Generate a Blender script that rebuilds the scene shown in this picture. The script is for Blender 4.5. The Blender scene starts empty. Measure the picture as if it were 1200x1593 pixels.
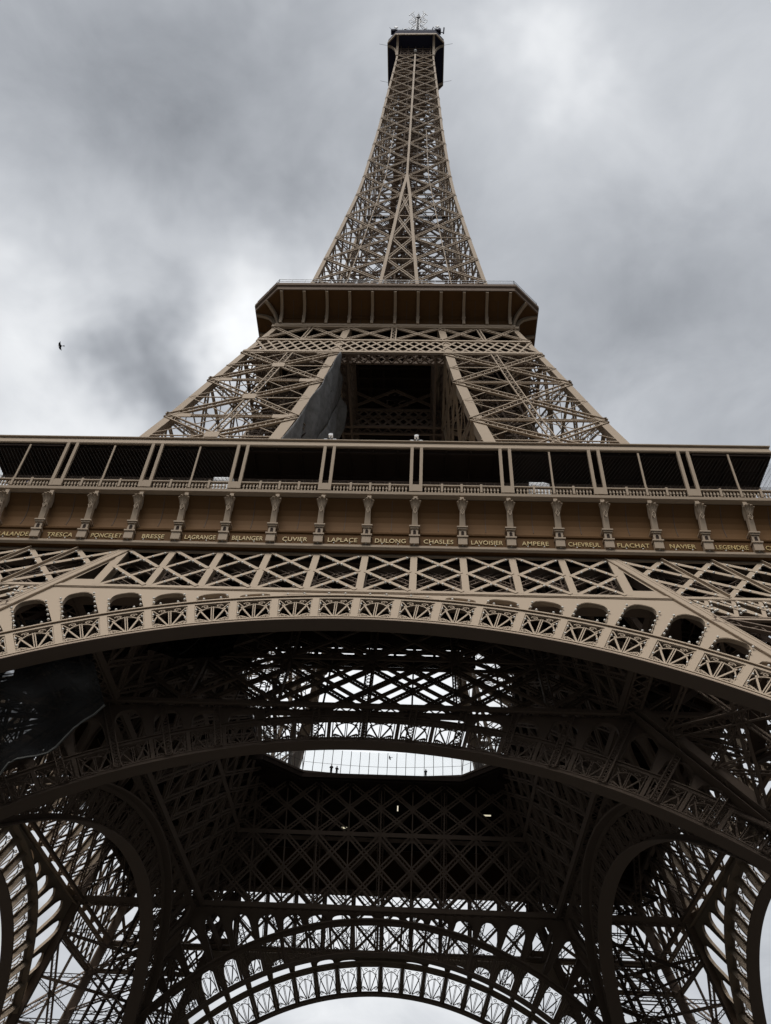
import bpy, math, random
import numpy as np
from mathutils import Matrix, Vector
random.seed(7)
sc = bpy.context.scene
R = math.radians

# ------------------------------------------------------------------ camera
CX, CY, CZ = 4.795, -89.46, 1.7
YAW, PITCH, ROLL, FPX = -3.547, 44.956, 3.535, 1372.152     # focal length in pixels of a 1200 px wide picture
def cam_axes():
    y, p, r = R(YAW), R(PITCH), R(ROLL)
    f = Vector((math.sin(y)*math.cos(p), math.cos(y)*math.cos(p), math.sin(p)))
    a = Vector((math.cos(y), -math.sin(y), 0)); b = a.cross(f)
    r2 = a*math.cos(r) + b*math.sin(r)
    return r2, r2.cross(f), f
AX, UP, FW = cam_axes()
cd = bpy.data.cameras.new('camera'); cam = bpy.data.objects.new('camera', cd)
sc.collection.objects.link(cam)
m = Matrix((AX, UP, -FW)).transposed().to_4x4(); m.translation = Vector((CX, CY, CZ)); cam.matrix_world = m
cd.sensor_fit = 'HORIZONTAL'; cd.sensor_width = 36; cd.lens = FPX/1200*36; cd.clip_start = .1; cd.clip_end = 5000
sc.camera = cam
def proj(p):
    q = Vector(p) - Vector((CX, CY, CZ)); w = q.dot(FW)
    if w < 1: return None
    return 600 + FPX*q.dot(AX)/w, 796.5 - FPX*q.dot(UP)/w, w
def pix_dir(px, py):
    return ((px-600)/FPX*AX - (py-796.5)/FPX*UP + FW).normalized()

# ------------------------------------------------------------------ world: overcast sky with broken clouds
SUN_EL, SUN_ROT = 62, 200
BACKAMP = 4.6
world = bpy.data.worlds.new('World'); sc.world = world; world.use_nodes = True
nt = world.node_tree; nt.nodes.clear()
def N(t, kind, **kw):
    n = t.nodes.new(kind)
    for k, v in kw.items(): setattr(n, k, v)
    return n
L = nt.links.new
out = N(nt, 'ShaderNodeOutputWorld'); bg = N(nt, 'ShaderNodeBackground'); L(bg.outputs[0], out.inputs[0])
sky = N(nt, 'ShaderNodeTexSky'); sky.sky_type = 'NISHITA'; sky.sun_disc = False
sky.sun_elevation = R(SUN_EL); sky.sun_rotation = R(SUN_ROT)
tc = N(nt, 'ShaderNodeTexCoord')
sep = N(nt, 'ShaderNodeSeparateXYZ'); L(tc.outputs['Generated'], sep.inputs[0])
def math_n(op, a, b=None, clamp=False, t=nt):
    n = t.nodes.new('ShaderNodeMath'); n.operation = op; n.use_clamp = clamp
    for i, v in enumerate((a, b)):
        if v is None: continue
        if isinstance(v, (int, float)): n.inputs[i].default_value = v
        else: t.links.new(v, n.inputs[i])
    return n.outputs[0]
zz = math_n('ADD', math_n('MAXIMUM', sep.outputs[2], 0.0), .22)
comb = N(nt, 'ShaderNodeCombineXYZ')                        # the cloud deck, a flat layer seen from below
L(math_n('DIVIDE', sep.outputs[0], zz), comb.inputs[0]); L(math_n('DIVIDE', sep.outputs[1], zz), comb.inputs[1])
def noise(vec, scale, detail, rough, dist=0.0, off=(0, 0, 0), t=nt):
    mp = t.nodes.new('ShaderNodeMapping'); mp.inputs['Location'].default_value = off
    t.links.new(vec, mp.inputs[0])
    n = t.nodes.new('ShaderNodeTexNoise'); n.inputs['Scale'].default_value = scale
    n.inputs['Detail'].default_value = detail; n.inputs['Roughness'].default_value = rough
    n.inputs['Distortion'].default_value = dist
    t.links.new(mp.outputs[0], n.inputs['Vector']); return n.outputs[0]
n1 = noise(comb.outputs[0], 2.6, 6, .5, .35, (3.1, 1.7, 0)); n2 = noise(comb.outputs[0], 7.0, 8, .6, .45, (7.3, 2.2, 0))
val = math_n('ADD', math_n('MULTIPLY', math_n('SUBTRACT', n1, .5), .36), .535)
val = math_n('ADD', val, math_n('MULTIPLY', math_n('SUBTRACT', n2, .5), .28))
# thin and thick places of the deck: direction, radius, change of brightness; edges frayed by a warped direction
wn = N(nt, 'ShaderNodeTexNoise'); wn.inputs['Scale'].default_value = 5.5; wn.inputs['Detail'].default_value = 4; wn.inputs['Roughness'].default_value = .55
L(tc.outputs['Generated'], wn.inputs['Vector'])
ws = N(nt, 'ShaderNodeVectorMath', operation='SUBTRACT'); L(wn.outputs['Color'], ws.inputs[0]); ws.inputs[1].default_value = (.5, .5, .5)
wm = N(nt, 'ShaderNodeVectorMath', operation='SCALE'); L(ws.outputs[0], wm.inputs[0]); wm.inputs[3].default_value = .30
wa = N(nt, 'ShaderNodeVectorMath', operation='ADD'); L(wm.outputs[0], wa.inputs[0]); L(tc.outputs['Generated'], wa.inputs[1])
wdir = N(nt, 'ShaderNodeVectorMath', operation='NORMALIZE'); L(wa.outputs[0], wdir.inputs[0])
def blob(px, py, rad, amp, d=None):
    d = d or pix_dir(px, py)
    vm = N(nt, 'ShaderNodeVectorMath', operation='DOT_PRODUCT'); L(wdir.outputs[0], vm.inputs[0]); vm.inputs[1].default_value = d
    x = math_n('DIVIDE', math_n('SUBTRACT', 1.0, vm.outputs[1]), 1-math.cos(rad))
    return math_n('MULTIPLY', math_n('EXPONENT', math_n('MULTIPLY', x, -1.0)), amp)
for px, py, rad, amp in ((395, 490, .05, .34), (330, 420, .10, .14), (80, 490, .13, .27), (150, 600, .10, .12), (20, 640, .08, .10),
                         (225, 500, .062, -.34), (190, 590, .07, -.24), (330, 610, .06, -.10), (300, 600, .05, -.10), (430, 150, .17, -.20), (40, 60, .12, -.10), (110, 360, .06, -.10),
                         (870, 70, .05, .20), (760, 190, .10, .06), (1080, 200, .12, .12), (1080, 400, .14, -.17), (880, 480, .12, -.05), (1130, 560, .08, .00), (560, 1120, .30, .50)):
    val = math_n('ADD', val, blob(px, py, rad, amp))
# added bright sky high behind the camera, out of view, to light the front
val = math_n('ADD', val, blob(0, 0, .36, BACKAMP, Vector((-.08, -.46, .88)).normalized()))
low = math_n('MULTIPLY', math_n('SUBTRACT', sep.outputs[2], .04), 4.6, True)   # dimmed near the unseen horizon, to darken the interior
val = math_n('MULTIPLY', math_n('MAXIMUM', val, .12), math_n('ADD', math_n('MULTIPLY', low, .88), .12))
# unseen low sky behind and beside the camera, dimmed to keep the interior dark
lowb = math_n('MULTIPLY', math_n('MULTIPLY', math_n('SUBTRACT', .35, sep.outputs[1]), 2.5, True), math_n('MULTIPLY', math_n('SUBTRACT', .74, sep.outputs[2]), 3.0, True))
lows = math_n('MULTIPLY', math_n('MULTIPLY', math_n('SUBTRACT', math_n('ABSOLUTE', sep.outputs[0]), .52), 3.0, True), math_n('MULTIPLY', math_n('SUBTRACT', .66, sep.outputs[2]), 3.0, True))
val = math_n('MULTIPLY', val, math_n('SUBTRACT', 1.0, math_n('MULTIPLY', math_n('MAXIMUM', lowb, lows), .86)))
col = N(nt, 'ShaderNodeMix', data_type='RGBA')
L(math_n('MULTIPLY', math_n('SUBTRACT', val, .25), 1.6, True), col.inputs['Factor'])
col.inputs[6].default_value = (.885, .945, 1.045, 1); col.inputs[7].default_value = (.975, .995, 1.02, 1)
sc1 = N(nt, 'ShaderNodeVectorMath', operation='SCALE'); L(col.outputs[2], sc1.inputs[0]); L(val, sc1.inputs[3])
sc2 = N(nt, 'ShaderNodeVectorMath', operation='SCALE'); L(sky.outputs[0], sc2.inputs[0]); sc2.inputs[3].default_value = .07*.04
add = N(nt, 'ShaderNodeVectorMath', operation='ADD'); L(sc1.outputs[0], add.inputs[0]); L(sc2.outputs[0], add.inputs[1])
L(add.outputs[0], bg.inputs[0]); bg.inputs[1].default_value = 1.0

# ------------------------------------------------------------------ sun behind the clouds: soft and weak
sd = bpy.data.lights.new('sun', 'SUN'); sd.energy = 1.5; sd.angle = R(25); sd.color = (1, .96, .9)
so = bpy.data.objects.new('sun', sd); sc.collection.objects.link(so)
sdir = Vector((math.sin(R(SUN_ROT))*math.cos(R(SUN_EL)), math.cos(R(SUN_ROT))*math.cos(R(SUN_EL)), math.sin(R(SUN_EL))))
so.rotation_euler = sdir.to_track_quat('Z', 'Y').to_euler()
sc.view_settings.view_transform = 'Standard'; sc.view_settings.look = 'None'
sc.view_settings.exposure = 0.0; sc.view_settings.gamma = 1
sc.cycles.max_bounces = 5; sc.cycles.diffuse_bounces = 1

# ------------------------------------------------------------------ materials
def mat(name, c, rough=.55, var=.12, scale=.6, spec=.4, metal=0, streak=True, bump=.0):
    M_ = bpy.data.materials.new(name); M_.use_nodes = True; t = M_.node_tree; b = t.nodes['Principled BSDF']
    b.inputs['Roughness'].default_value = rough; b.inputs['Metallic'].default_value = metal
    b.inputs['Specular IOR Level'].default_value = spec
    g = t.nodes.new('ShaderNodeTexCoord')
    n = noise(g.outputs['Object'], scale, 5, .6, .4, t=t)
    if streak:
        mp = t.nodes.new('ShaderNodeMapping'); mp.inputs['Scale'].default_value = (5, 5, .45); t.links.new(g.outputs['Object'], mp.inputs[0])
        n2_ = noise(mp.outputs[0], 1.0, 4, .65, t=t)
        n3_ = noise(g.outputs['Object'], 14, 2, .5, t=t)
        n = math_n('ADD', math_n('MULTIPLY', n, .45), math_n('ADD', math_n('MULTIPLY', n2_, .4), math_n('MULTIPLY', n3_, .15), t=t), t=t)
    f = math_n('ADD', math_n('MULTIPLY', math_n('SUBTRACT', n, .5, t=t), var*6, t=t), 1.0, t=t)
    v = t.nodes.new('ShaderNodeVectorMath'); v.operation = 'SCALE'; v.inputs[0].default_value = c[:3]
    t.links.new(f, v.inputs[3]); t.links.new(v.outputs[0], b.inputs['Base Color'])
    return M_
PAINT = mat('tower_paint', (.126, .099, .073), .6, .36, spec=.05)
SHADED_BROWN = mat('shaded_brown_paint', (.038, .0205, .009), .6, .36, spec=.03)  # tower paint with the shade under the overhangs put into its colour
SHADED = mat('shaded_paint', (.066, .050, .039), .7, .36, spec=.03)  # copy of the tower paint, darkened to carry the shade of inner ironwork
DARKM = mat('dark_iron', (.045, .033, .026), .7, .2, spec=.08)
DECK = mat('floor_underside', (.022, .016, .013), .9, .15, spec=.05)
GOLD = mat('gold_lettering', (.40, .29, .11), .4, .06)
BULB = mat('lamp_glass', (.72, .69, .63), .2, .05, streak=False)
NET = mat('grey_netting', (.15, .15, .15), .9, .16, 2.0, .05)
def see_through(M_, k):                                  # open weave: part of the light passes the holes
    t = M_.node_tree; o = [n for n in t.nodes if n.type == 'OUTPUT_MATERIAL'][0]; p = t.nodes['Principled BSDF']
    tr = t.nodes.new('ShaderNodeBsdfTransparent'); mx = t.nodes.new('ShaderNodeMixShader'); g = t.nodes.new('ShaderNodeTexCoord')
    n = noise(g.outputs['Object'], .9, 4, .6, .3, t=t); f = math_n('ADD', math_n('MULTIPLY', math_n('SUBTRACT', n, .5, t=t), 1.6, t=t), k, True, t=t)
    t.links.new(f, mx.inputs[0]); t.links.new(p.outputs[0], mx.inputs[1]); t.links.new(tr.outputs[0], mx.inputs[2]); t.links.new(mx.outputs[0], o.inputs[0])
SCREEN = mat('screen_wire', (.013, .011, .009), .8, .1, spec=.1)
NETD = mat('dark_netting', (.004, .004, .004), 1.0, .2, 2.0, .02)
see_through(NETD, .34); see_through(NET, .10)
ROPE = mat('rope', (.05, .05, .045), .9, .05)
WHITE = mat('white_paint', (.78, .79, .8), .5, .03)
STONE = mat('plaza_paving', (.026, .025, .023), .85, .12, .2)
MASON = mat('masonry', (.36, .33, .27), .85, .1, .5)
CABIN = mat('cabin_cladding', (.02, .02, .035), .85, .1, spec=.1)
STEEL = mat('antenna_steel', (.25, .26, .28), .5, .05)
BLACK = mat('black_feathers', (.02, .02, .022), .8, .05)
CLOTH1 = mat('blue_cloth', (.06, .12, .32), .9, .05); CLOTH2 = mat('dark_cloth', (.03, .03, .035), .9, .05)
SKIN = mat('skin', (.45, .27, .2), .6, .03)
GLASS = bpy.data.materials.new('glass'); GLASS.use_nodes = True
_t = GLASS.node_tree; _b = _t.nodes['Principled BSDF']; _b.inputs['Roughness'].default_value = .03
_o = [n for n in _t.nodes if n.type == 'OUTPUT_MATERIAL'][0]
_tr = _t.nodes.new('ShaderNodeBsdfTransparent'); _tr.inputs[0].default_value = (.93, .95, .95, 1)
_mx = _t.nodes.new('ShaderNodeMixShader'); _mx.inputs[0].default_value = .08
_t.links.new(_tr.outputs[0], _mx.inputs[1]); _t.links.new(_b.outputs[0], _mx.inputs[2]); _t.links.new(_mx.outputs[0], _o.inputs[0])
LAMP = bpy.data.materials.new('lamp_glow'); LAMP.use_nodes = True
_b = LAMP.node_tree.nodes['Principled BSDF']; _b.inputs['Emission Color'].default_value = (1, .9, .65, 1); _b.inputs['Emission Strength'].default_value = .7

# ------------------------------------------------------------------ mesh builder
def nrm(v):
    n = np.linalg.norm(v); return v/n if n > 1e-12 else v
class MB:
    """collects bars, boxes and polygons of ONE mesh object"""
    def __init__(s): s.bars = []; s.v = []; s.f = []
    def bar(s, a, b, w, t, n=(0, 0, 1)):                  # w across (perpendicular to n), t along n
        s.bars.append((*a, *b, w, t, *n))
    def laced(s, a, b, w, t, n=(0, 0, 1), fl=.12, lace=.07, pitch=None, double=False):
        """box girder drawn as two angle flanges joined by zigzag lacing"""
        a = np.array(a, float); b = np.array(b, float); d = b-a; ln = np.linalg.norm(d)
        if ln < .05: return
        d /= ln; side = nrm(np.cross(d, np.array(n, float)))*(w/2-fl/2)
        s.bar(a+side, b+side, fl, t, n); s.bar(a-side, b-side, fl, t, n)
        k = max(2, int(round(ln/(pitch or w*1.0)))); sg = 1
        for i in range(k):
            p = a+d*ln*i/k; q = a+d*ln*(i+1)/k
            s.bar(p+side*sg, q-side*sg, lace, lace*.6, n)
            if double: s.bar(p-side*sg, q+side*sg, lace, lace*.5, n)
            sg = -sg
    def box(s, x0, x1, y0, y1, z0, z1):
        s.bars.append(((x0+x1)/2, (y0+y1)/2, z0, (x0+x1)/2, (y0+y1)/2, z1, abs(x1-x0), abs(y1-y0), 0, 1, 0))
    def poly(s, pts, faces):
        o = len(s.v); s.v.extend([tuple(map(float, p)) for p in pts]); s.f.extend([tuple(i+o for i in f) for f in faces])
    def slab(s, loop, off):                               # extrude a closed planar loop by vector off
        n = len(loop); off = np.array(off, float); a = [np.array(p, float) for p in loop]; b = [p+off for p in a]
        s.poly(a+b, [tuple(range(n)), tuple(range(2*n-1, n-1, -1))]+[(i, i+n, (i+1) % n+n, (i+1) % n) for i in range(n)])
    def tube(s, pts, r, n=6):
        pts = [np.array(p, float) for p in pts]; rs = r if hasattr(r, '__len__') else [r]*len(pts)
        vs = []; fs = []
        for i, p in enumerate(pts):
            d = nrm(pts[min(i+1, len(pts)-1)]-pts[max(i-1, 0)]); a = nrm(np.cross(d, (0.31, .2, .93))); b = np.cross(d, a)
            for j in range(n):
                t = 2*math.pi*j/n; vs.append(p+(a*math.cos(t)+b*math.sin(t))*rs[i])
        for i in range(len(pts)-1):
            for j in range(n): fs.append((i*n+j, i*n+(j+1) % n, (i+1)*n+(j+1) % n, (i+1)*n+j))
        fs.append(tuple(range(n-1, -1, -1))); fs.append(tuple(range((len(pts)-1)*n, len(pts)*n)))
        s.poly(vs, fs)
    def ball(s, c, r, seg=6, rings=4, sc_=(1, 1, 1)):
        vs = []; fs = []
        for i in range(1, rings):
            ph = math.pi*i/rings
            for j in range(seg):
                th = 2*math.pi*j/seg; vs.append((c[0]+r*sc_[0]*math.sin(ph)*math.cos(th), c[1]+r*sc_[1]*math.sin(ph)*math.sin(th), c[2]+r*sc_[2]*math.cos(ph)))
        vs.append((c[0], c[1], c[2]+r*sc_[2])); vs.append((c[0], c[1], c[2]-r*sc_[2])); T = len(vs)-2
        for i in range(rings-2):
            for j in range(seg): fs.append((i*seg+j, (i+1)*seg+j, (i+1)*seg+(j+1) % seg, i*seg+(j+1) % seg))
        for j in range(seg):
            fs.append((T, j, (j+1) % seg)); fs.append((T+1, (rings-2)*seg+(j+1) % seg, (rings-2)*seg+j))
        s.poly(vs, fs)
    def mesh(s, name, material, smooth=False):
        V = np.zeros((0, 3)); F4 = np.zeros((0, 4), int)
        if s.bars:
            B = np.array(s.bars, float); a = B[:, :3]; b = B[:, 3:6]; w = B[:, 6:7]/2; t = B[:, 7:8]/2; n = B[:, 8:11]
            d = b-a; d /= np.maximum(np.linalg.norm(d, axis=1, keepdims=True), 1e-9)
            side = np.cross(d, n); l = np.linalg.norm(side, axis=1, keepdims=True)
            bad = (l[:, 0] < 1e-4)
            if bad.any(): side[bad] = np.cross(d[bad], np.array([.6, .8, .01])); l = np.linalg.norm(side, axis=1, keepdims=True)
            side /= l; nn = np.cross(side, d)
            V = np.stack([a-side*w-nn*t, a+side*w-nn*t, a+side*w+nn*t, a-side*w+nn*t, b-side*w-nn*t, b+side*w-nn*t, b+side*w+nn*t, b-side*w+nn*t], 1).reshape(-1, 3)
            q = np.array([[0, 3, 2, 1], [4, 5, 6, 7], [0, 1, 5, 4], [1, 2, 6, 5], [2, 3, 7, 6], [3, 0, 4, 7]])
            F4 = (np.arange(len(B))[:, None, None]*8+q[None]).reshape(-1, 4)
        nb = len(V)
        if s.v: V = np.concatenate([V, np.array(s.v, float)])
        loops = list(F4.reshape(-1)); tot = [4]*len(F4)
        for f in s.f: loops.extend(i+nb for i in f); tot.append(len(f))
        me = bpy.data.meshes.new(name); me.vertices.add(len(V)); me.vertices.foreach_set('co', V.astype(np.float32).ravel())
        me.loops.add(len(loops)); me.loops.foreach_set('vertex_index', np.array(loops, dtype=np.int32))
        st = np.concatenate([[0], np.cumsum(tot)[:-1]]).astype(np.int32)
        me.polygons.add(len(tot)); me.polygons.foreach_set('loop_start', st)
        me.update(calc_edges=True); me.validate()
        me.polygons.foreach_set('use_smooth', [bool(smooth)]*len(me.polygons))
        me.materials.append(material); return me
def link(name, data, parent=None, rz=0, loc=(0, 0, 0)):
    o = bpy.data.objects.new(name, data); sc.collection.objects.link(o)
    o.location = loc; o.rotation_euler = (0, 0, rz)
    if parent: o.parent = parent
    return o
def tag(o, label=None, cat=None, group=None, kind=None):
    if label: o['label'] = label
    if cat: o['category'] = cat
    if group: o['group'] = group
    if kind: o['kind'] = kind
    return o
def part(name, mb, material, parent, rz=0, smooth=False, **kw):
    return tag(link(name, mb.mesh(name, material, smooth), parent, rz), **kw)

# ------------------------------------------------------------------ proportions
PZ = [-2, 0, 50.76, 57.6, 75.5, 85, 95.4, 111.8, 129.6, 151, 175.5, 210, 232, 262, 276, 330]
PH = [61.68, 60.68, 35.3, 31.9, 26.8, 24.35, 21.8, 17.6, 14.35, 12.0, 9.5, 7.62, 6.72, 5.45, 5.0, 3]
def H(z): return float(np.interp(z, PZ, PH))             # half width of the outer faces at height z
def GI(z): return float(np.interp(z, [57.6, 75.5, 90.4, 101.5, 111.5, 117], [14.8, 11.0, 8.5, 7.2, 6.3, 5.9]))
def GS(z): return float(np.interp(z, [115, 129.7, 158, 178, 180], [3.75, 2.95, 1.45, .45, .0]))
BP = 4.021                                               # bay pitch
PW = 15.2                                                # width of a pier
NF = np.array((0, -1, .5))/math.sqrt(1.25)               # outward normal of the front face below the first floor
def W(u, w, z): return np.array((u, -(H(z)-w), z))       # front face: across, inward, up
def NFz(z): return nrm(np.array((0, -1, (H(z-1)-H(z+1))/2)))

tower = bpy.data.objects.new('lattice_tower', None); sc.collection.objects.link(tower)
tag(tower, 'huge brown wrought iron lattice tower on four piers with arches, platforms and tapering spire', 'tower')
RZ = [0, math.pi/2, math.pi, -math.pi/2]                 # front, right, back, left

# ------------------------------------------------------------------ ground
g = MB(); g.box(-1500, 1500, -1500, 1500, -.5, 0); tag(part('ground', g, STONE, None), kind='structure')

# ------------------------------------------------------------------ piers, ground to first floor
def Q(a, b, z): return np.array((-(H(z)-PW*a), -(H(z)-PW*b), z))
def bracing(mb, P0, P1, levels, n, wide=.95, fl=.14, horiz=True, spine=False, pitch=None, lace=.07):
    """X panels between the two edge curves P0(z), P1(z)"""
    for i in range(len(levels)-1):
        z0, z1 = levels[i], levels[i+1]
        mb.laced(P0(z0), P1(z1), wide, .28, n, fl, lace, pitch); mb.laced(P1(z0), P0(z1), wide*.98, .22, n, fl, lace, pitch)
        if horiz: mb.laced(P0(z1), P1(z1), wide*.5, .2, n, fl*.7, lace, pitch)
        if spine: mb.laced((P0(z0)+P1(z0))/2, (P0(z1)+P1(z1))/2, wide*.9, .2, n, fl, lace, pitch)
PL = [3.5, 13, 22.5, 32, 41]
pm = MB()
for (f0, f1, n) in ((lambda z: Q(0, 0, z), lambda z: Q(1, 0, z), (0, -1, .5)), (lambda z: Q(0, 0, z), lambda z: Q(0, 1, z), (-1, 0, .5)),
                    (lambda z: Q(1, 0, z), lambda z: Q(1, 1, z), (1, 0, -.5)), (lambda z: Q(0, 1, z), lambda z: Q(1, 1, z), (0, 1, -.5))):
    n = nrm(np.array(n, float)); bracing(pm, f0, f1, PL, n, .95, .12, pitch=.8, lace=.055)
    mid = lambda z, f0=f0, f1=f1: (f0(z)+f1(z))/2
    for i in range(len(PL)-1):                           # secondary members in each panel
        z0, z1 = PL[i], PL[i+1]; zm = (z0+z1)/2
        pm.laced(f0(zm), f1(zm), .5, .16, n, .09, .05)
        pm.laced(mid(z0), mid(z1), .5, .16, n, .09, .05)
for z in PL+[18, 27, 36.5]:                              # level diaphragms
    pm.laced(Q(0, 0, z), Q(1, 1, z), .7, .2, (0, 0, 1), .12); pm.laced(Q(0, 1, z), Q(1, 0, z), .7, .2, (0, 0, 1), .12)
pier_mesh = pm.mesh('pier', SHADED)
rafter_meshes = []
for (a, b) in ((0, 0), (1, 0), (0, 1), (1, 1)):
    r_ = MB(); of_ = np.array(((.55, -.1)[a], (.55, -.1)[b], 0)); r_.bar(Q(a, b, 1)+of_, Q(a, b, 50.2)+of_, .9, .9, (0, 1, 0)); rafter_meshes.append(r_.mesh('rafter', SHADED))
lift = MB()                                              # inclined lift tracks and zigzag stairs inside the pier
for a, b in ((.35, .42), (.35, .62), (.6, .42), (.6, .62)): lift.bar(Q(a, b, 2), Q(a, b, 56), .28, .4, (0, 0, 1))
for i in range(46):
    z = 3+i*1.15
    lift.bar(Q(.35, .42, z), Q(.6, .42, z), .12, .12); lift.bar(Q(.35, .62, z), Q(.6, .62, z), .12, .12)
    lift.bar(Q(.35, .42, z), Q(.35, .62, z+1.1), .1, .1); lift.bar(Q(.6, .42, z), Q(.6, .62, z+1.1), .1, .1)
lift_mesh = lift.mesh('lift_track', DARKM)
st = MB()
for i in range(14):
    z0 = 3+i*3.7; z1 = z0+3.7; a0, a1 = (.12, .88) if i % 2 == 0 else (.88, .12)
    A, B = Q(a0, .82, z0), Q(a1, .82, z1); st.bar(A, B, 1.1, .25, (0, .2, 1)); st.bar(A+(0, .5, 1.0), B+(0, .5, 1.0), .07, .07); st.bar(A+(0, -.5, 1.0), B+(0, -.5, 1.0), .07, .07)
stair_mesh = st.mesh('staircase', DARKM)
mas = MB()
for a, b in ((0, 0), (1, 0), (0, 1), (1, 1)):
    c = Q(a, b, 0)
    lo = [c+(sx*5, sy*5, 0) for sx, sy in ((-1, -1), (1, -1), (1, 1), (-1, 1))]; hi = [c+(sx*2.2, sy*2.2, 3.2) for sx, sy in ((-1, -1), (1, -1), (1, 1), (-1, 1))]
    mas.poly(lo+hi, [(3, 2, 1, 0), (4, 5, 6, 7), (0, 1, 5, 4), (1, 2, 6, 5), (2, 3, 7, 6), (3, 0, 4, 7)])
mas_mesh = mas.mesh('masonry_base', MASON)
for k in range(4):
    p = link('pier', pier_mesh, tower, RZ[k])
    for r_ in rafter_meshes: link('rafter', r_, p)
    link('lift_track', lift_mesh, p); link('staircase', stair_mesh, p); link('masonry_base', mas_mesh, p)

# ------------------------------------------------------------------ arches
ZC = -1.2
def A(r, th, w): return W(r*math.cos(th), w, ZC+r*math.sin(th))
DT = .0681
def ring(r1, r2, w, depth, front=True):
    """flanges and radial posts of one arch"""
    m = MB(); n = 120; th = [DT*(-19)+math.pi/2+DT*38*i/n for i in range(n+1)]
    def band(ra, rb, wa, wb):                            # closed box section swept along the arch
        vs = []; fs = []
        for t in th:
            vs += [A(ra, t, w+wa), A(rb, t, w+wa), A(rb, t, w+wb), A(ra, t, w+wb)]
        for i in range(n):
            for j in range(4): fs.append((i*4+j, i*4+(j+1) % 4, i*4+4+(j+1) % 4, i*4+4+j))
        fs += [(0, 3, 2, 1), (n*4, n*4+1, n*4+2, n*4+3)]
        (cur[0]).poly(vs, fs)
    cur = [m]
    band(r1+.10, r1+.42, -.06, .1); band(r1+.42, r1+.55, -.12, .06)
    band(r2-.40, r2-.08, -.05, .1); band(r2-.08, r2+.06, -.2, depth*.7)
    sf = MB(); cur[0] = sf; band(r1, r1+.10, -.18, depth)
    return m, sf
def cell_edges(i): return math.pi/2+DT*i, math.pi/2+DT*(i+1)
def ribbon(m, pts, F, w, t=.07):
    for a, b in zip(pts[:-1], pts[1:]):
        m.bar(F(*a), F(*b), w, t, NF)
def fan(m, i, r1, r2, w):
    """openwork fan with scrolls filling one cell of the arch ring"""
    t0, t1 = cell_edges(i); R0, R1_ = r1+.5, r2-.42; hh = R1_-R0; rm = (R0+R1_)/2; hw = DT*rm/2-.30
    tc_ = (t0+t1)/2
    def F(s, q, w=w): r = R0+q; return A(r, tc_-s/rm, w)
    ribbon(m, [(-hw, 0), (hw, 0)], F, .10); ribbon(m, [(-hw, hh), (hw, hh)], F, .10)
    for s in (-1, 1): ribbon(m, [(s*hw, 0), (s*hw, hh)], F, .08)
    for ang in (0,): ribbon(m, [(-.07, .1), (-.07, hh*.86)], F, .07); ribbon(m, [(.07, .1), (.07, hh*.86)], F, .07)
    for s in (-1, 1):
        ribbon(m, [(s*.10, .1), (s*hw*.78, hh*.72)], F, .13)
        ribbon(m, [(s*.18, .1), (s*hw*.55, hh*.16), (s*hw*.82, hh*.22), (s*hw*.92, hh*.14)], F, .10)
    ribbon(m, [(hw*.97*math.cos(a), hh*.1+hh*.72*math.sin(a)**.8) for a in np.linspace(0, math.pi, 15)], F, .09)
    for s in (-1, 1):                                    # volutes
        for (cx, cy, ra, turn) in ((s*hw*.42, hh*.87, .26, s), (s*hw*.74, hh*.10, .22, -s)):
            ribbon(m, [(cx+turn*ra*(1-.75*j/9)*math.cos(j*.75), cy+ra*.8*(1-.75*j/9)*math.sin(j*.75)) for j in range(10)], F, .07)
        ribbon(m, [(s*hw*.95, hh*.95), (s*hw*.62, hh*.70)], F, .07)
def top_r(th, off):
    """radius where the ray at angle th meets the girder chord or the pier rafter"""
    s, c = math.sin(th), abs(math.cos(th)); r = (43.75-ZC)/s
    # rafter inner edge: u = H(z)-off ; u=r c, z=ZC+r s
    if c > .2:
        rr = (35.3+.5*(50.76-ZC)-off)/(c+.5*s); r = min(r, rr)
    return r
def plates(m, r2, w, off, holes=True, rng=19):
    """spandrel plates with rounded openings between ring and girder"""
    for i in range(-rng, rng):
        t0, t1 = cell_edges(i); n = 14; r0 = r2+.03
        ss = np.linspace(0, 1, n+1); ths = [t0+(t1-t0)*s for s in ss]; top = [top_r(t, off) for t in ths]
        if max(top) < r0+.05: continue
        mn = min(top)-r0
        a_ = .28/(DT*r2); hole = holes and mn > .55 and mn < 14
        for j in range(n):
            lo = [r0, r0]
            if hole:
                for q, s in enumerate((ss[j], ss[j+1])):
                    x = (s-.5)/(.5-a_)
                    lo[q] = r0+(mn-.26)*(max(0, 1-abs(x)**3.0))**(1/3.0) if abs(x) < 1 else r0
                    if abs(x) >= 1: lo[q] = r0
            ta, tb = max(top[j], r0+.02), max(top[j+1], r0+.02)
            P = [A(lo[0], ths[j], w), A(lo[1], ths[j+1], w), A(tb, ths[j+1], w), A(ta, ths[j], w)]
            m.slab([P[0], P[3], P[2], P[1]], -NF*.08)
        if hole:                                         # stiffening rim round the opening
            pts = []
            for x in np.linspace(-1, 1, 15):
                pts.append(((.5+x*(.5-a_)), r0+(mn-.26)*(max(0, 1-abs(x)**3.0))**(1/3.0)))
            for (s0, ra), (s1, rb) in zip(pts[:-1], pts[1:]):
                m.bar(A(ra, t0+(t1-t0)*s0, w+.16), A(rb, t0+(t1-t0)*s1, w+.16), .05, .34, NF)
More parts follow.
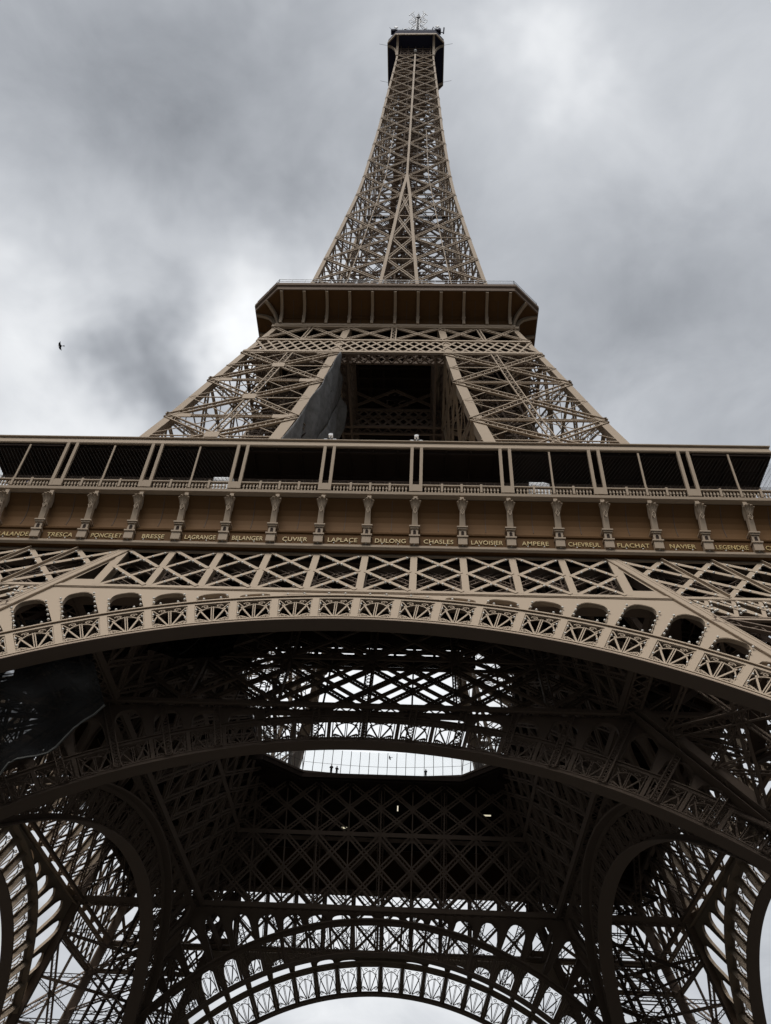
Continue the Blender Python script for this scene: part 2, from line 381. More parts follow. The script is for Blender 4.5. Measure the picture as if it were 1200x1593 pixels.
def bulbs_for_arch(m, r1, r2, w, off):
    for i in range(-15, 15):
        t0, t1 = cell_edges(i); tc_ = (t0+t1)/2
        mn = min(top_r(t0, off), top_r(t1, off))-r2
        for s in (.3, .7): m.ball(A(r2+.2, t0+(t1-t0)*s, w-.14), .10)
        if mn > .9:
            q = .5
            while q < mn-.7:
                for s in (.15, .85): m.ball(A(r2+q, t0+(t1-t0)*s, w-.14), .10)
                q += .75
        for s in (.13, .87): m.ball(A(r1+1.3, t0+(t1-t0)*s, w-.14), .085); m.ball(A(r1+2.3, t0+(t1-t0)*s, w-.14), .085)
ARCH = {'outer': (40.75, 44.4, 0.0, 1.2, PW-.4), 'inner': (40.6, 44.1, PW+.75, 1.3, PW-.4)}
fan_jobs = []
for kind, (r1, r2, w, dep, off) in ARCH.items():
    po, sf = ring(r1, r2, w, dep); sfm = sf.mesh('soffit_plate', SHADED)  # arch underside, its shade put into the darker paint
    for i in range(-18, 19):
        t = math.pi/2+DT*i
        if kind == 'outer':
            po.bar(A(r1+.5, t, w+.02), A(r2-.3, t, w+.02), .50, .14, NF)
            po.bar(A(r1+.3, t, w+.45), A(r2-.2, t, w+.45), .08, .8, NF)
        else:
            po.bar(A(r1+.5, t, w+.02), A(r2-.3, t, w+.02), .30, .1, NF)
    rm_ = po.mesh('arch', PAINT if kind == 'outer' else SHADED)
    sp = MB(); plates(sp, r2+.06, w+.04, off, True)
    if kind == 'inner':
        for i in range(-13, 14):                         # laced radial posts between ring and girder chord
            t = math.pi/2+.0945*i; rt = min(top_r(t, off), 52)
            if rt > r1+1: sp.laced(A(r1+.3, t, w-.35), A(rt, t, w-.35), .62, .2, NF, .1, .06, .45, True)
    spm = sp.mesh('spandrel_plate', PAINT if kind == 'outer' else SHADED)
    bm_ = None
    if kind == 'outer':
        b_ = MB(); bulbs_for_arch(b_, r1, r2+.06, w, off); bm_ = b_.mesh('lamp_bulbs', BULB, True)
    fm = {}
    for i in range(-19, 19):
        f_ = MB(); fan(f_, i, r1, r2, w+.06); fm[i] = f_
    for k in range(4):
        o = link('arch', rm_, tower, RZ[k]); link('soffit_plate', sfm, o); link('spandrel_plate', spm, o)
        if bm_ and k == 0: tag(link('lamp_bulbs', bm_, o), kind='stuff')
        rest = []
        for i in range(-19, 19):
            c = Matrix.Rotation(RZ[k], 4, 'Z') @ Vector(A((r1+r2)/2, sum(cell_edges(i))/2, w)); pr = proj(c)
            vis = pr and -10 < pr[0] < 1210 and 0 < pr[1] < 1600
            fan_jobs.append([pr[2] if vis else 1e9, k, kind, i, o, fm])
fan_jobs.sort(key=lambda j: j[0])
cache = {}; restd = {}
for j, (d_, k, kind, i, o, fm) in enumerate(fan_jobs):
    if j < 95 and d_ < 1e8:
        if (kind, i) not in cache: cache[(kind, i)] = fm[i].mesh('fan_panel', PAINT if kind == 'outer' else SHADED)
        link('fan_panel', cache[(kind, i)], o)
    else: restd.setdefault((k, kind), [o, []])[1].extend(fm[i].bars)
rc = MB()
for (k, kind), (o, bars) in restd.items():
    rb = MB(); rb.bars = bars; tag(link('fan_panels', rb.mesh('fan_panels', PAINT if kind == 'outer' else SHADED), o), kind='stuff')

# ------------------------------------------------------------------ girders under the first floor
ZB, ZT = 44.05, 50.95
og = MB(); n_ = NF
og.bar(W(-H(ZB)+.3, .05, ZB), W(H(ZB)-.3, .05, ZB), .62, .16, n_); og.bar(W(-38.3, .4, ZB-.3), W(38.3, .4, ZB-.3), .1, .9, n_)
og.bar(W(-36, .05, ZT-.1), W(36, .05, ZT-.1), .5, .16, n_)
lo_ = MB(); bl = MB()
zm = (ZB+ZT)/2
def xb(m, a, b, wd=.34, blb=True):
    m.bar(W(*a), W(*b), wd, .07, n_)
    A_, B_ = W(*a), W(*b); d = B_-A_; s = nrm(np.cross(nrm(d), n_)); s = s if s[2] < 0 else -s
    if blb:
        for t in (.2, .42, .64, .86): bl.ball(A_+d*t+s*.29+NF*.10, .105)
UR = lambda z: H(z)-PW                                   # inner rafter on the face
posts = []
for k in range(-5, 6):
    pb = MB(); u = k*BP; pb.bar(W(u, .03, ZB+.2), W(u, .03, ZT-.1), .56, .14, n_); pb.bar(W(u, .5, ZB+.2), W(u, .5, ZT-.1), .07, .8, n_)
    posts.append(pb.mesh('girder_post', PAINT))
for k in range(-5, 5):
    u0, u1 = k*BP, (k+1)*BP
    for i, (za, zb) in enumerate(((ZB+.25, zm), (zm, ZT-.2))):
        xb(lo_, (u0+.25, .01, za), (u1-.25, .01, zb)); xb(lo_, (u0+.25, -.06, zb), (u1-.25, -.06, za))
# triangle plates beside the pier rafters
for s in (-1, 1):
    a, b, c = (s*5*BP, .04, ZT-.2), (s*5*BP, .04, ZB+.1), (s*(UR(ZB)-.2), .04, ZB+.1)
    cen = (np.array(a)+b+c)/3; tri = [W(*a), W(*b), W(*c)]
    inner = []
    for p in (a, b, c):
        q = cen+(np.array(p)-cen)*.50; inner.append(W(*q))
    for i in range(3): lo_.poly([tri[i], tri[(i+1) % 3], inner[(i+1) % 3], inner[i]], [(0, 1, 2, 3), (3, 2, 1, 0)])
# continuation across the pier faces, with leaning posts
def lean(k, z): return k*BP+.5*(ZT-z)*.98
for s in (-1, 1):
    for k in range(5, 9):
        z0 = ZB+.2
        if k >= 6:
            a, b = W(s*lean(k, z0), -.02, z0), W(s*lean(k, ZT-.15), -.02, ZT-.15)
            og.bar(a, b, .46, .1, n_); og.bar(a+NF*.14, b+NF*.14, .08, .25, n_)
        uR = lambda z: H(z)-.6
        for (za, zb) in ((z0, zm), (zm, ZT-.2)):
            a = (s*lean(k, za), .02, za); b = (s*min(lean(k+1, zb), uR(zb)), .02, zb); c = (s*lean(k, zb), -.04, zb); d = (s*min(lean(k+1, za), uR(za)), -.04, za)
            if abs(d[0]) > UR(za)+.4: xb(lo_, a, b, .44)
            if abs(d[0]) > UR(za)+.4 and k > 5: xb(lo_, c, d, .44)
            elif k == 5: xb(lo_, c, d, .44)
    for z in (41.1,): og.bar(W(s*(UR(z)+.2), .02, z), W(s*(H(z)-.4), .02, z), .55, .14, n_)
    for j in range(8):                                   # lower row of small crosses
        u0 = UR(ZB)+.3+j*1.95; 
        a, b = (s*(u0+1.2), .02, 41.3), (s*(u0+2.0), .02, ZB-.3); c, d = (s*u0, -.04, ZB-.3), (s*(u0+3.2), -.04, 41.3)
        if u0+3.2 < H(41.3): xb(lo_, a, (s*(u0-.4+2.2), .02, ZB-.3), .3); xb(lo_, c, d, .3); xb(lo_, (s*(u0+3.3), .0, 41.3), (s*(u0+.9), 0, ZB-.3), .26)
    og.bar(W(s*(UR(ZT)+.1), -.04, ZT), W(s*(UR(2)+.1), -.04, 2), .95, .18, n_)       # face of the pier rafter
    for dx in (-.43, .12, .43): og.bar(W(s*(UR(ZT)+.1+dx), -.14, ZT), W(s*(UR(2)+.1+dx), -.14, 2), .07, .05, n_)
    og.bar(W(s*(H(ZT)-.4), -.02, ZT), W(s*(H(2)-.4), -.02, 2), .9, .18, n_)
og2 = MB()                                               # second lattice behind the face
for k in range(-8, 9):
    u = k*BP
    for s in (-1, 1):
        if abs(u+s*2*BP) < 36: og2.laced(W(u, 1.5, ZB+.1), W(u+s*2*BP, 1.5, ZT-.2), .6, .2, n_, .1, .05, .55)
    og2.laced(W(u, 1.4, ZB+.1), W(u, 1.4, ZT), .5, .15, n_, .08, .05, .6)
og2.bar(W(-37, 1.5, ZB-.1), W(37, 1.5, ZB-.1), .3, .9, n_); og2.bar(W(-35, 1.5, ZT-.2), W(35, 1.5, ZT-.2), .3, .9, n_)
ogm, lom, og2m, blm = og.mesh('outer_girder', PAINT), lo_.mesh('cross_lattice', PAINT), og2.mesh('rear_lattice', SHADED), bl.mesh('lamp_bulbs', BULB, True)
for k in range(4):
    o = link('outer_girder', ogm, tower, RZ[k]); link('cross_lattice', lom, o); link('rear_lattice', og2m, o)
    for p in posts: link('girder_post', p, o)
    if k == 0: tag(link('lamp_bulbs', blm, o), kind='stuff')
# inner girder: plane A (8 m crosses, laced posts) and plane B (4 m laced lattice)
ZM, ZF = 51.3, 57.0
ig = MB(); wA, wB = PW+.1, PW+1.7; e = lambda z, w: H(z)-w
for z, hgt in ((ZB-.15, .55), (ZM+.25, .5)):
    ig.bar(W(-e(z, 0)+.5, wA, z), W(e(z, 0)-.5, wA, z), hgt, .15, n_)
    ig.bar(W(-e(z, 0)+.5, wB, z), W(e(z, 0)-.5, wB, z), hgt, .15, n_)
ig.laced(W(-e(ZB, 0)+1, (wA+wB)/2, ZB-.4), W(e(ZB, 0)-1, (wA+wB)/2, ZB-.4), 1.5, .1, (0, 0, 1), .16, .1, 1.1, True)
ib = MB()
for k in range(-4, 5):
    u = k*2*BP
    if abs(u) > 33: continue
    ib.laced(W(u, wA, ZB), W(u, wA, ZF), .8, .5, n_, .12, .07, .6, True)
    for s in (-1, 1):
        if abs(u+s*2*BP) < 34:
            ib.bar(W(u, wA, ZM), W(u+s*2*BP, wA, ZB+.2), .34, .2, n_); ib.bar(W(u, wA-.02, ZM), W(u+s*1.6*BP, wA-.02, ZF), .34, .2, n_)
ic = MB()
for k in range(-8, 9):
    u = k*BP
    ic.bar(W(u, wB, ZB), W(u, wB, ZF), .16, .16, n_)
    for s in (-1, 1):
        if abs(u+s*2*BP) < 36:
            ic.laced(W(u, wB, ZM+.1), W(u+s*2*BP, wB+.0, ZB+.2), .66, .2, n_, .20, .08, .4)
            ic.laced(W(u, wB, ZM+.4), W(u+s*2*BP, wB, ZF), .55, .16, n_, .17, .07, .4)
igm, ibm, icm = ig.mesh('inner_girder', SHADED), ib.mesh('cross_brace', SHADED), ic.mesh('rear_lattice', SHADED)
for k in range(4):
    o = link('inner_girder', igm, tower, RZ[k]); link('cross_brace', ibm, o); link('rear_lattice', icm, o)

# ------------------------------------------------------------------ first platform
OPN = 13.9; OC = 10.2
def octo(a, c): return [(-c, -a), (c, -a), (a+1.3, -9.4), (a+1.3, 9.4), (c, a), (-c, a), (-a-1.3, 9.4), (-a-1.3, -9.4)]
inn = octo(OPN, OC); outr = [(-35.9, -35.9), (35.9, -35.9), (35.9, -35.9), (35.9, 35.9), (35.9, 35.9), (-35.9, 35.9), (-35.9, 35.9), (-35.9, -35.9)]
fl_ = MB()
for z0, z1 in ((57.0, 57.6),):
    vs = [(x, y, z0) for x, y in inn]+[(x, y, z0) for x, y in outr]+[(x, y, z1) for x, y in inn]+[(x, y, z1) for x, y in outr]
    fs = []
    for i in range(8):
        j = (i+1) % 8
        fs += [(i, j, j+8, i+8), (i+16, i+24, j+24, j+16), (i, i+16, j+16, j)]
    fs = [tuple(dict.fromkeys(f)) for f in fs]
    fl_.poly(vs, fs)
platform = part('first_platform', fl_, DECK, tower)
bm1 = MB()                                               # floor beams and edge truss round the opening
for k in range(-8, 9):
    u = k*BP
    for (y0, y1) in ((-35, -OPN-.6), (OPN+.6, 35)):
        bm1.bar((u, y0, 56.6), (u, y1, 56.6), .3, .75, (0, 0, 1)); bm1.bar((y0, u, 56.3), (y1, u, 56.3), .3, .75, (0, 0, 1))
for i in range(8):
    a = np.array((*inn[i], 0)); b = np.array((*inn[(i+1) % 8], 0)); nn = nrm(np.cross(b-a, (0, 0, 1))); a = a+nn*.35; b = b+nn*.35
    for z, hgt in (((55.15, 1.3), (56.32, .42), (56.9, .2)) if i == 0 else ((56.85, .2),)): bm1.bar(a+(0, 0, z), b+(0, 0, z), .25, hgt, (0, 0, 1))
    ln = np.linalg.norm(b-a); q = int(ln/2)
    for j in range(q+1 if i == 0 else 0):
        p = a+(b-a)*j/q; bm1.bar(p+(0, 0, 54.6), p+(0, 0, 57), .3, .3, (1, 0, 0))
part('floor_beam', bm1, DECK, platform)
gl = MB(); gp = MB()
for i in range(8):                                       # glass screen leaning over the opening, posts between panes
    a = np.array((*inn[i], 57.75)); b = np.array((*inn[(i+1) % 8], 57.75)); nn = nrm(np.cross(b-a, (0, 0, 1)))
    bow = .9 if i in (0, 4) else 0.0
    ln = np.linalg.norm(b-a); q = max(2, int(ln/1.15)); hgt = 3.7
    pt = [a+(b-a)*j/q-nn*(bow*math.sin(math.pi*j/q))*-1 for j in range(q+1)]
    for j in range(q+1):
        gp.bar(pt[j], pt[j]+(0, 0, hgt)-nn*-.5, .07, .10, (nn[0], nn[1], 0))
        if j < q:
            p0, p1 = pt[j], pt[j+1]; gl.poly([p0, p1, p1+(0, 0, hgt)+nn*.5, p0+(0, 0, hgt)+nn*.5], [(0, 1, 2, 3)])
            gp.bar(p0, p1, .16, .28, (0, 0, 1)); gp.bar(p0+(0, 0, 1.5)+nn*.2, p1+(0, 0, 1.5)+nn*.2, .03, .03)
gb_ = part('glass_balustrade', gp, DARKM, platform); part('glass_pane', gl, GLASS, platform)

# frieze, gallery
FY = 35.6
NAMES = ['SEGUIN', 'LALANDE', 'TRESCA', 'PONCELET', 'BRESSE', 'LAGRANGE', 'BELANGER', 'CUVIER', 'LAPLACE',
         'DULONG', 'CHASLES', 'LAVOISIER', 'AMPERE', 'CHEVREUL', 'FLACHAT', 'NAVIER', 'LEGENDRE', 'CHAPTAL']
fr = MB(); half = FY+.1
def sweep(m, prof, closed=True):
    """profile of (distance from axis, height) carried along the front with mitred ends"""
    n = len(prof); vs = [(-d, -d, z) for d, z in prof]+[(d, -d, z) for d, z in prof]
    fs = [(i, i+n, (i+1) % n+n, (i+1) % n) for i in range(n if closed else n-1)]
    m.poly(vs, fs)
sweep(fr, [(FY-.5, 50.98), (FY+.1, 50.98), (FY+.14, 51.1), (FY+.22, 51.2), (FY+.22, 51.45), (FY+.1, 51.52), (FY, 51.55), (FY-.0, 52.82), (FY+.1, 52.86), (FY+.12, 53.02), (FY+.04, 53.1),
           (FY-.15, 53.12), (FY-.3, 53.6), (FY-.42, 54.1), (FY-.5, 54.7), (FY-.45, 55.3), (FY-.3, 55.85), (FY-.02, 56.4), (FY+.25, 56.85), (FY+.25, 56.95), (FY-.8, 56.95)])
led = MB(); sweep(led, [(FY+.12, 51.0), (FY+.19, 51.1), (FY+.26, 51.2), (FY+.26, 51.43), (FY+.15, 51.48)]); sweep(led, [(FY-.9, 56.98), (FY+.3, 56.98), (FY+.46, 57.1), (FY+.6, 57.2), (FY+.62, 57.5), (FY+.5, 57.58), (FY-.9, 57.62)])
seams = []
for k in range(-9, 9):
    u = (k+.5)*BP; seam = MB()
    pr_ = [(FY-.28, 53.6), (FY-.40, 54.1), (FY-.48, 54.7), (FY-.43, 55.3), (FY-.28, 55.85), (FY, 56.4), (FY+.2, 56.8)]
    if abs(u) < 35:
        for (d0, z0), (d1, z1) in zip(pr_[:-1], pr_[1:]): seam.bar((u, -d0, z0), (u, -d1, z1), .05, .05, (0, -1, 0))
        seams.append(seam.mesh('panel_seam', DARKM))
def console():
    c = MB(); y = -FY
    c.box(-.38, .38, y-.42, y-.01, 51.56, 52.35); c.box(-.46, .46, y-.5, y-.01, 52.35, 52.5)
    c.box(-.30, .30, y-.38, y-.01, 52.5, 53.25)
    c.box(-.40, .40, y-.47, y+.2, 53.25, 53.42); c.box(-.46, .46, y-.55, y+.2, 53.42, 53.55)
    # tapering shaft leaning outwards
    a = [(-.26, y-.12), (.26, y-.12), (.26, y-.42), (-.26, y-.42)]; b = [(-.2, y-.2), (.2, y-.2), (.2, y-.74), (-.2, y-.74)]
    vs = [(x, yy, 53.55) for x, yy in a]+[(x, yy, 55.35) for x, yy in b]
    c.poly(vs, [(0, 1, 2, 3), (7, 6, 5, 4), (1, 0, 4, 5), (2, 1, 5, 6), (3, 2, 6, 7), (0, 3, 7, 4)])
    c.box(-.12, .12, y-.72, y-.52, 54.9, 55.25)
    for s in (-1, 1): c.bar((s*.0, y-.80, 54.65), (s*.16, y-.84, 55.0), .06, .06); c.bar((s*.16, y-.82, 55.0), (0, y-.88, 55.35), .06, .06)
    # leaf finial
    for ang in (-66, -34, 0, 34, 66):
        t = R(ang); pts = []
        for q, (out_, up_) in enumerate(((0, 0), (.12, .3), (.25, .6), (.48, .82), (.60, .72))):
            pts.append((math.sin(t)*(.14+out_*.62), y-.62-out_*(.5+.5*math.cos(t)), 55.3+up_*(.75+.35*math.cos(t))))
        c.tube(pts, [.13, .15, .15, .12, .05], 6)
    c.ball((0, y-.62, 55.55), .26, 8, 6)
    c.box(-.17, .17, y-.6, y+.1, 55.4, 56.98)
    return c.mesh('console', PAINT)
cm = console(); niche = MB(); niche.box(-.12, .12, -FY-.40, -FY-.3, 52.58, 52.95); niche.tube([(0, -FY-.40, 52.95), (0, -FY-.3, 52.95)], .12, 10); nm = niche.mesh('niche', DECK)
frm, lem = fr.mesh('frieze', SHADED_BROWN), led.mesh('ledge', PAINT)
# gallery above the ledge
bal = MB()
def balust(m, u0, u1):
    n = int((u1-u0)/.27)
    for i in range(n):
        u = u0+(i+.5)*(u1-u0)/n
        m.box(u-.05, u+.05, -36.12, -36.02, 57.62, 57.85); m.box(u-.085, u+.085, -36.15, -35.99, 57.86, 58.08); m.box(u-.045, u+.045, -36.11, -36.03, 58.09, 58.36)
KP = [-9, -7, -5, -3, -1, 1, 3, 5, 7, 9]
bal.box(-36.1, 36.1, -36.2, -35.95, 58.37, 58.5)
for a, b in zip(KP[:-1], KP[1:]):
    ua, ub = a*BP+.58, b*BP-.58; q = 4
    for i in range(q):
        s0, s1 = ua+(ub-ua)*i/q, ua+(ub-ua)*(i+1)/q; balust(bal, s0+.12, s1-.12)
        if i: bal.box(s0-.1, s0+.1, -36.22, -35.93, 57.62, 58.62)
bal_m = bal.mesh('balustrade', PAINT)
ped = MB()
ped.box(-.58, .58, -36.24, -35.92, 57.63, 58.36); ped_m = ped.mesh('pedestal', PAINT)
pst = MB(); pst.box(-.14, .14, -36.25, -36.0, 57.6, 63.45); pst_m = pst.mesh('gallery_post', PAINT)
pin = MB(); pin.box(-.08, .08, -36.15, -36.03, 58.5, 63.2); pin_m = pin.mesh('slim_post', PAINT)
rail = MB()
for i in range(5): rail.bar((-36, -35.9, 58.62+i*.13), (36, -35.9, 58.62+i*.13), .02, .02)
for i in range(90): rail.bar((-36+i*.81, -35.9, 58.4), (-36+i*.81, -35.9, 59.15), .02, .02)
rail_m = rail.mesh('wire_rail', DARKM)
roof = MB(); sweep(roof, [(36.19, 63.4), (36.24, 63.52), (36.19, 63.6), (36.05, 64.25), (36.22, 64.32), (36.22, 64.42), (28.5, 64.6), (28.5, 63.5), (36.0, 63.42)])
roof_m = roof.mesh('gallery_roof', PAINT)
ceil = MB()
sweep(ceil, [(36.0, 63.30), (28.5, 63.36), (28.5, 63.39), (36.0, 63.39)])
for i in range(33): ceil.bar((-36+i*2.25, -36, 63.25), (-36+i*2.25, -29, 63.25), .15, .3, (0, 0, 1))
for yb in (-35.7, -32.5): ceil.bar((-36, yb, 63.2), (36, yb, 63.2), .25, .4)
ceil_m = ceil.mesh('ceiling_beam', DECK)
def wires(u0, u1, s):
    mesh_ = MB()
    zt, zb = 63.3, 58.55; sl = 1.55; x = u0-(zt-zb)/sl
    while x < u1:
        # line from (x, zt) going down along +s
        a, b = (x, zt), (x+(zt-zb)/sl, zb)
        if a[0] < u0: a = (u0, zt-(u0-x)*sl)
        if b[0] > u1: b = (u1, zt-(u1-x)*sl)
        if b[0] > a[0]:
            p, q = (a[0], a[1]), (b[0], b[1])
            if s < 0: p, q = (u0+u1-p[0], p[1]), (u0+u1-q[0], q[1])
            mesh_.bar((p[0], -35.97, p[1]), (q[0], -35.97, q[1]), .02, .02, (0, -1, 0))
        x += .33
    for z in (zt, zb): mesh_.bar((u0, -35.97, z), (u1, -35.97, z), .06, .05, (0, -1, 0))
    return mesh_.mesh('wire_screen', SCREEN)
screens = []
for s, ks in ((1, (-9, -7, -5)), (-1, (3, 5, 7))):
    for k in ks: screens += [wires(k*BP+.55, (k+1)*BP-.1, s), wires((k+1)*BP+.1, (k+2)*BP-.55, s)]
back_ = MB(); back_.box(-28.4, 28.4, -28.6, -28.3, 57.6, 63.5)
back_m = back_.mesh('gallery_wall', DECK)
bpst = MB()
for i in range(-8, 9): bpst.box(i*BP-.09, i*BP+.09, -32.6, -32.4, 57.6, 60.3)
bp_m = bpst.mesh('inner_posts', SHADED)
def letters(txt):
    cu = bpy.data.curves.new('lettering', 'FONT'); cu.body = txt; cu.size = .60; cu.align_x = 'CENTER'; cu.extrude = .03; cu.space_character = 1.06; cu.offset = .002
    o = bpy.data.objects.new('tmp', cu); sc.collection.objects.link(o); bpy.context.view_layer.update()
    me = bpy.data.meshes.new_from_object(o.evaluated_get(bpy.context.evaluated_depsgraph_get())); bpy.data.objects.remove(o)
    me.materials.clear(); me.materials.append(GOLD); me.transform(Matrix.Diagonal((min(1.0, 2.62/max(.1, max(v.co.x for v in me.vertices)-min(v.co.x for v in me.vertices))), 1.1, 1, 1))); me.transform(Matrix.Rotation(math.pi/2, 4, 'X')); return me
bd = MB()
for i in range(-27, 28): bd.ball((i*BP/3, -FY-.26, 51.56), .07)
bdm = bd.mesh('lamp_bulbs', BULB, True)
for k in range(4):
    f_ = link('frieze', frm, tower, RZ[k]); link('ledge', lem, f_); [link('panel_seam', q_, f_) for q_ in seams]
    for i in range(-8, 9):
        c = link('console', cm, f_, loc=(i*BP, 0, 0))
    if k == 0:
        tag(link('lamp_bulbs', bdm, f_), kind='stuff')
        for i in range(-8, 9): link('niche', nm, f_, loc=(i*BP, -.03, 0))
        for i, t in enumerate(NAMES):
            lt = link('lettering', letters(t), f_, loc=((i-8.5)*BP, -FY-.03, 51.9)); lt['label'] = 'gold capital letters reading '+t
    g_ = link('gallery', bal_m, tower, RZ[k]); link('wire_rail', rail_m, g_); link('ceiling_beam', ceil_m, g_); link('gallery_roof', roof_m, g_)
    [link('wire_screen', q_, g_) for q_ in screens]; link('gallery_wall', back_m, g_); link('inner_posts', bp_m, g_)
    for i in KP[1:-1]:
        link('pedestal', ped_m, g_, loc=(i*BP, 0, 0))
        for s in (-1, 1): link('gallery_post', pst_m, g_, loc=(i*BP+s*.43, 0, 0))
    for i in (-8, -6, -4, 4, 6, 8): link('slim_post', pin_m, g_, loc=(i*BP, 0, 0))

# ------------------------------------------------------------------ legs between first and second floors
LV = [57.6, 70.8, 81.1, 91.7, 101.3]
def Q2(a, b, z): h = H(z); w = h-GI(z); return np.array((-(h-w*a), -(h-w*b), z))
lg = MB()
faces2 = ((lambda z: Q2(0, 0, z), lambda z: Q2(1, 0, z), (0, -1, .25)), (lambda z: Q2(0, 0, z), lambda z: Q2(0, 1, z), (-1, 0, .25)),
          (lambda z: Q2(1, 0, z), lambda z: Q2(1, 1, z), (1, 0, -.25)), (lambda z: Q2(0, 1, z), lambda z: Q2(1, 1, z), (0, 1, -.25)))
for fi, (f0, f1, n) in enumerate(faces2):
    n = nrm(np.array(n, float)); bracing(lg, f0, f1, LV, n, *((.95, .13, True, True, .6, .075) if fi < 2 else (.6, .08, True, False, .8, .04)))
    mid = lambda z, f0=f0, f1=f1: (f0(z)+f1(z))/2
    for i in range(len(LV)-1):
        z0, z1 = LV[i], LV[i+1]; zc = (z0+z1)/2
        lg.bar(f0(zc), f1(zc), .14, .12, n)
        for (A_, B_) in ((f0(zc), mid(z1)), (f1(zc), mid(z1)), (f0(zc), mid(z0)), (f1(zc), mid(z0))):
            lg.bar(A_, B_, .1, .08, n)
    # crosses above the belt
    P = lambda s, z, f0=f0, f1=f1: f0(z)+(f1(z)-f0(z))*s
    for s0, s1 in ((0, .5), (.5, 1)):
        lg.laced(P(s0, 106.2), P(s1, 111.4), .6, .25, n, .16, .09, .7); lg.laced(P(s1, 106.2), P(s0, 111.4), .6, .2, n, .16, .09, .7)
    lg.laced(P(.5, 106.2), P(.5, 111.4), .6, .2, n, .16, .09, .6)
for z in LV:
    lg.laced(Q2(0, 0, z), Q2(1, 1, z), .6, .2, (0, 0, 1), .1); lg.laced(Q2(0, 1, z), Q2(1, 0, z), .6, .2, (0, 0, 1), .1)
lgm = lg.mesh('upper_leg', PAINT)
r2m = []
for (a, b) in ((0, 0), (1, 0), (0, 1), (1, 1)):
    r_ = MB(); zs = [57.6]+LV[1:]+[111.6]
    for z0, z1 in zip(zs[:-1], zs[1:]):
        wd = float(np.interp((z0+z1)/2, [60, 110], [(1.2, 1.5, .45)[a+b], (.7, .95, .45)[a+b]]))
        P0_, P1_ = Q2(a, b, z0), Q2(a, b, z1); inw = np.array((wd/2*(1 if a == 0 else -1), wd/2*(1 if b == 0 else -1), 0))
        lo4 = lambda P, wd=wd, inw=inw: [P+inw+(sx*wd/2, sy*wd/2, 0) for sx, sy in ((-1, -1), (1, -1), (1, 1), (-1, 1))]
        wd1 = wd
        r_.poly(lo4(P0_)+lo4(P1_), [(3, 2, 1, 0), (4, 5, 6, 7), (0, 1, 5, 4), (1, 2, 6, 5), (2, 3, 7, 6), (3, 0, 4, 7)])
    r2m.append(r_.mesh('rafter', PAINT))
gusl = []                                               # gusset plates where the braces meet
for z in LV[1:]:
    for s in (0, 1):
        c = Q2(s, 0, z); d = (1 if s == 0 else -1)
        gus = MB(); gus.bar(c+(d*.8, -.05, 0), c+(d*2.9, -.05, 0), .9, .12, (0, -1, .25)); gusl.append(gus.mesh('gusset_plate', PAINT))
for z0, z1 in zip(LV[:-1], LV[1:]):
    c = (Q2(0, 0, z0)+Q2(1, 0, z1)+Q2(1, 0, z0)+Q2(0, 0, z1))/4; gus = MB(); gus.bar(c+(-.8, -.15, 0), c+(.8, -.15, 0), 1.3, .1, (0, -1, .25)); gusl.append(gus.mesh('gusset_plate', PAINT))
lft = MB()
for a, b in ((.4, .4), (.4, .6), (.6, .4), (.6, .6)): lft.bar(Q2(a, b, 57.6), Q2(a, b, 113), .16, .16)
for i in range(48):
    z = 58+i*1.12; c = [Q2(a, b, z) for a, b in ((.4, .4), (.6, .4), (.6, .6), (.4, .6))]; d = [Q2(a, b, z+1.1) for a, b in ((.4, .4), (.6, .4), (.6, .6), (.4, .6))]
    for j in range(4): lft.bar(c[j], c[(j+1) % 4], .1, .1); lft.bar(c[j], d[(j+1) % 4], .08, .08)
lftm = lft.mesh('lift_track', DARKM)
st2 = MB()
for i in range(15):
    z0 = 58+i*3.5; a0, a1 = (.1, .9) if i % 2 else (.9, .1)
    st2.bar(Q2(a0, .75, z0), Q2(a1, .75, z0+3.5), 0.6, .12, (0, .2, 1)); st2.bar(Q2(a0, .75, z0)+(0, .5, 1), Q2(a1, .75, z0+3.5)+(0, .5, 1), .06, .06)
st2m = st2.mesh('staircase', DARKM)
for k in range(4):
    o = link('upper_leg', lgm, tower, RZ[k])
    for r_ in r2m: link('rafter', r_, o)
    [link('gusset_plate', q_, o) for q_ in gusl]; link('lift_track', lftm, o); link('staircase', st2m, o)
# belt girders z 101-106, outer and inner planes
def belt(wf, mb, cr=PAINT):
    z0, z1 = 101.5, 105.9
    n = nrm(np.array((0, -1, .25)))
    P = lambda u, z: np.array((u, -(H(z)-wf(z)), z))
    hw0, hw1 = H(z0), H(z1)
    mb.bar(P(-hw0, z0), P(hw0, z0), .5, .3, n); mb.bar(P(-hw1, z1), P(hw1, z1), .45, .3, n)
    k = 26; us = np.linspace(-1, 1, k+1)
    for i in range(k-1):
        for d in (0, 2):
            mb.bar(P(us[i+d]*hw0, z0+.2), P(us[i+2-d]*hw1, z1-.2), .3, .1, n)
    return P
b1 = MB(); P = belt(lambda z: -.05, b1)
n = nrm(np.array((0, -1, .25)))
for s in (-1, 1):
    g0 = 7.5
    for (a, b) in ((0, s*6.9),): 
        b1.laced(P(a, 106.2), P(b, 111.4), .6, .2, n, .16, .09, .7); b1.laced(P(b, 106.2), P(a, 111.4), .6, .2, n, .16, .09, .7)
b1.laced(P(0, 106.2), P(0, 111.4), .8, .2, n, .16, .09, .6)
b1.bar(P(-18, 111.35), P(18, 111.35), .5, .4, n)
b2 = MB(); belt(lambda z: 1.7, b2); b2.laced(P(-18, 101.1)+(0, .9, 0), P(18, 101.1)+(0, .9, 0), 1.7, .1, (0, 0, 1), .2, .2, 1.3, True)
b3 = MB(); Pi = belt(lambda z: H(z)-GI(z)-.1, b3); belt(lambda z: H(z)-GI(z)+1.2, b3)
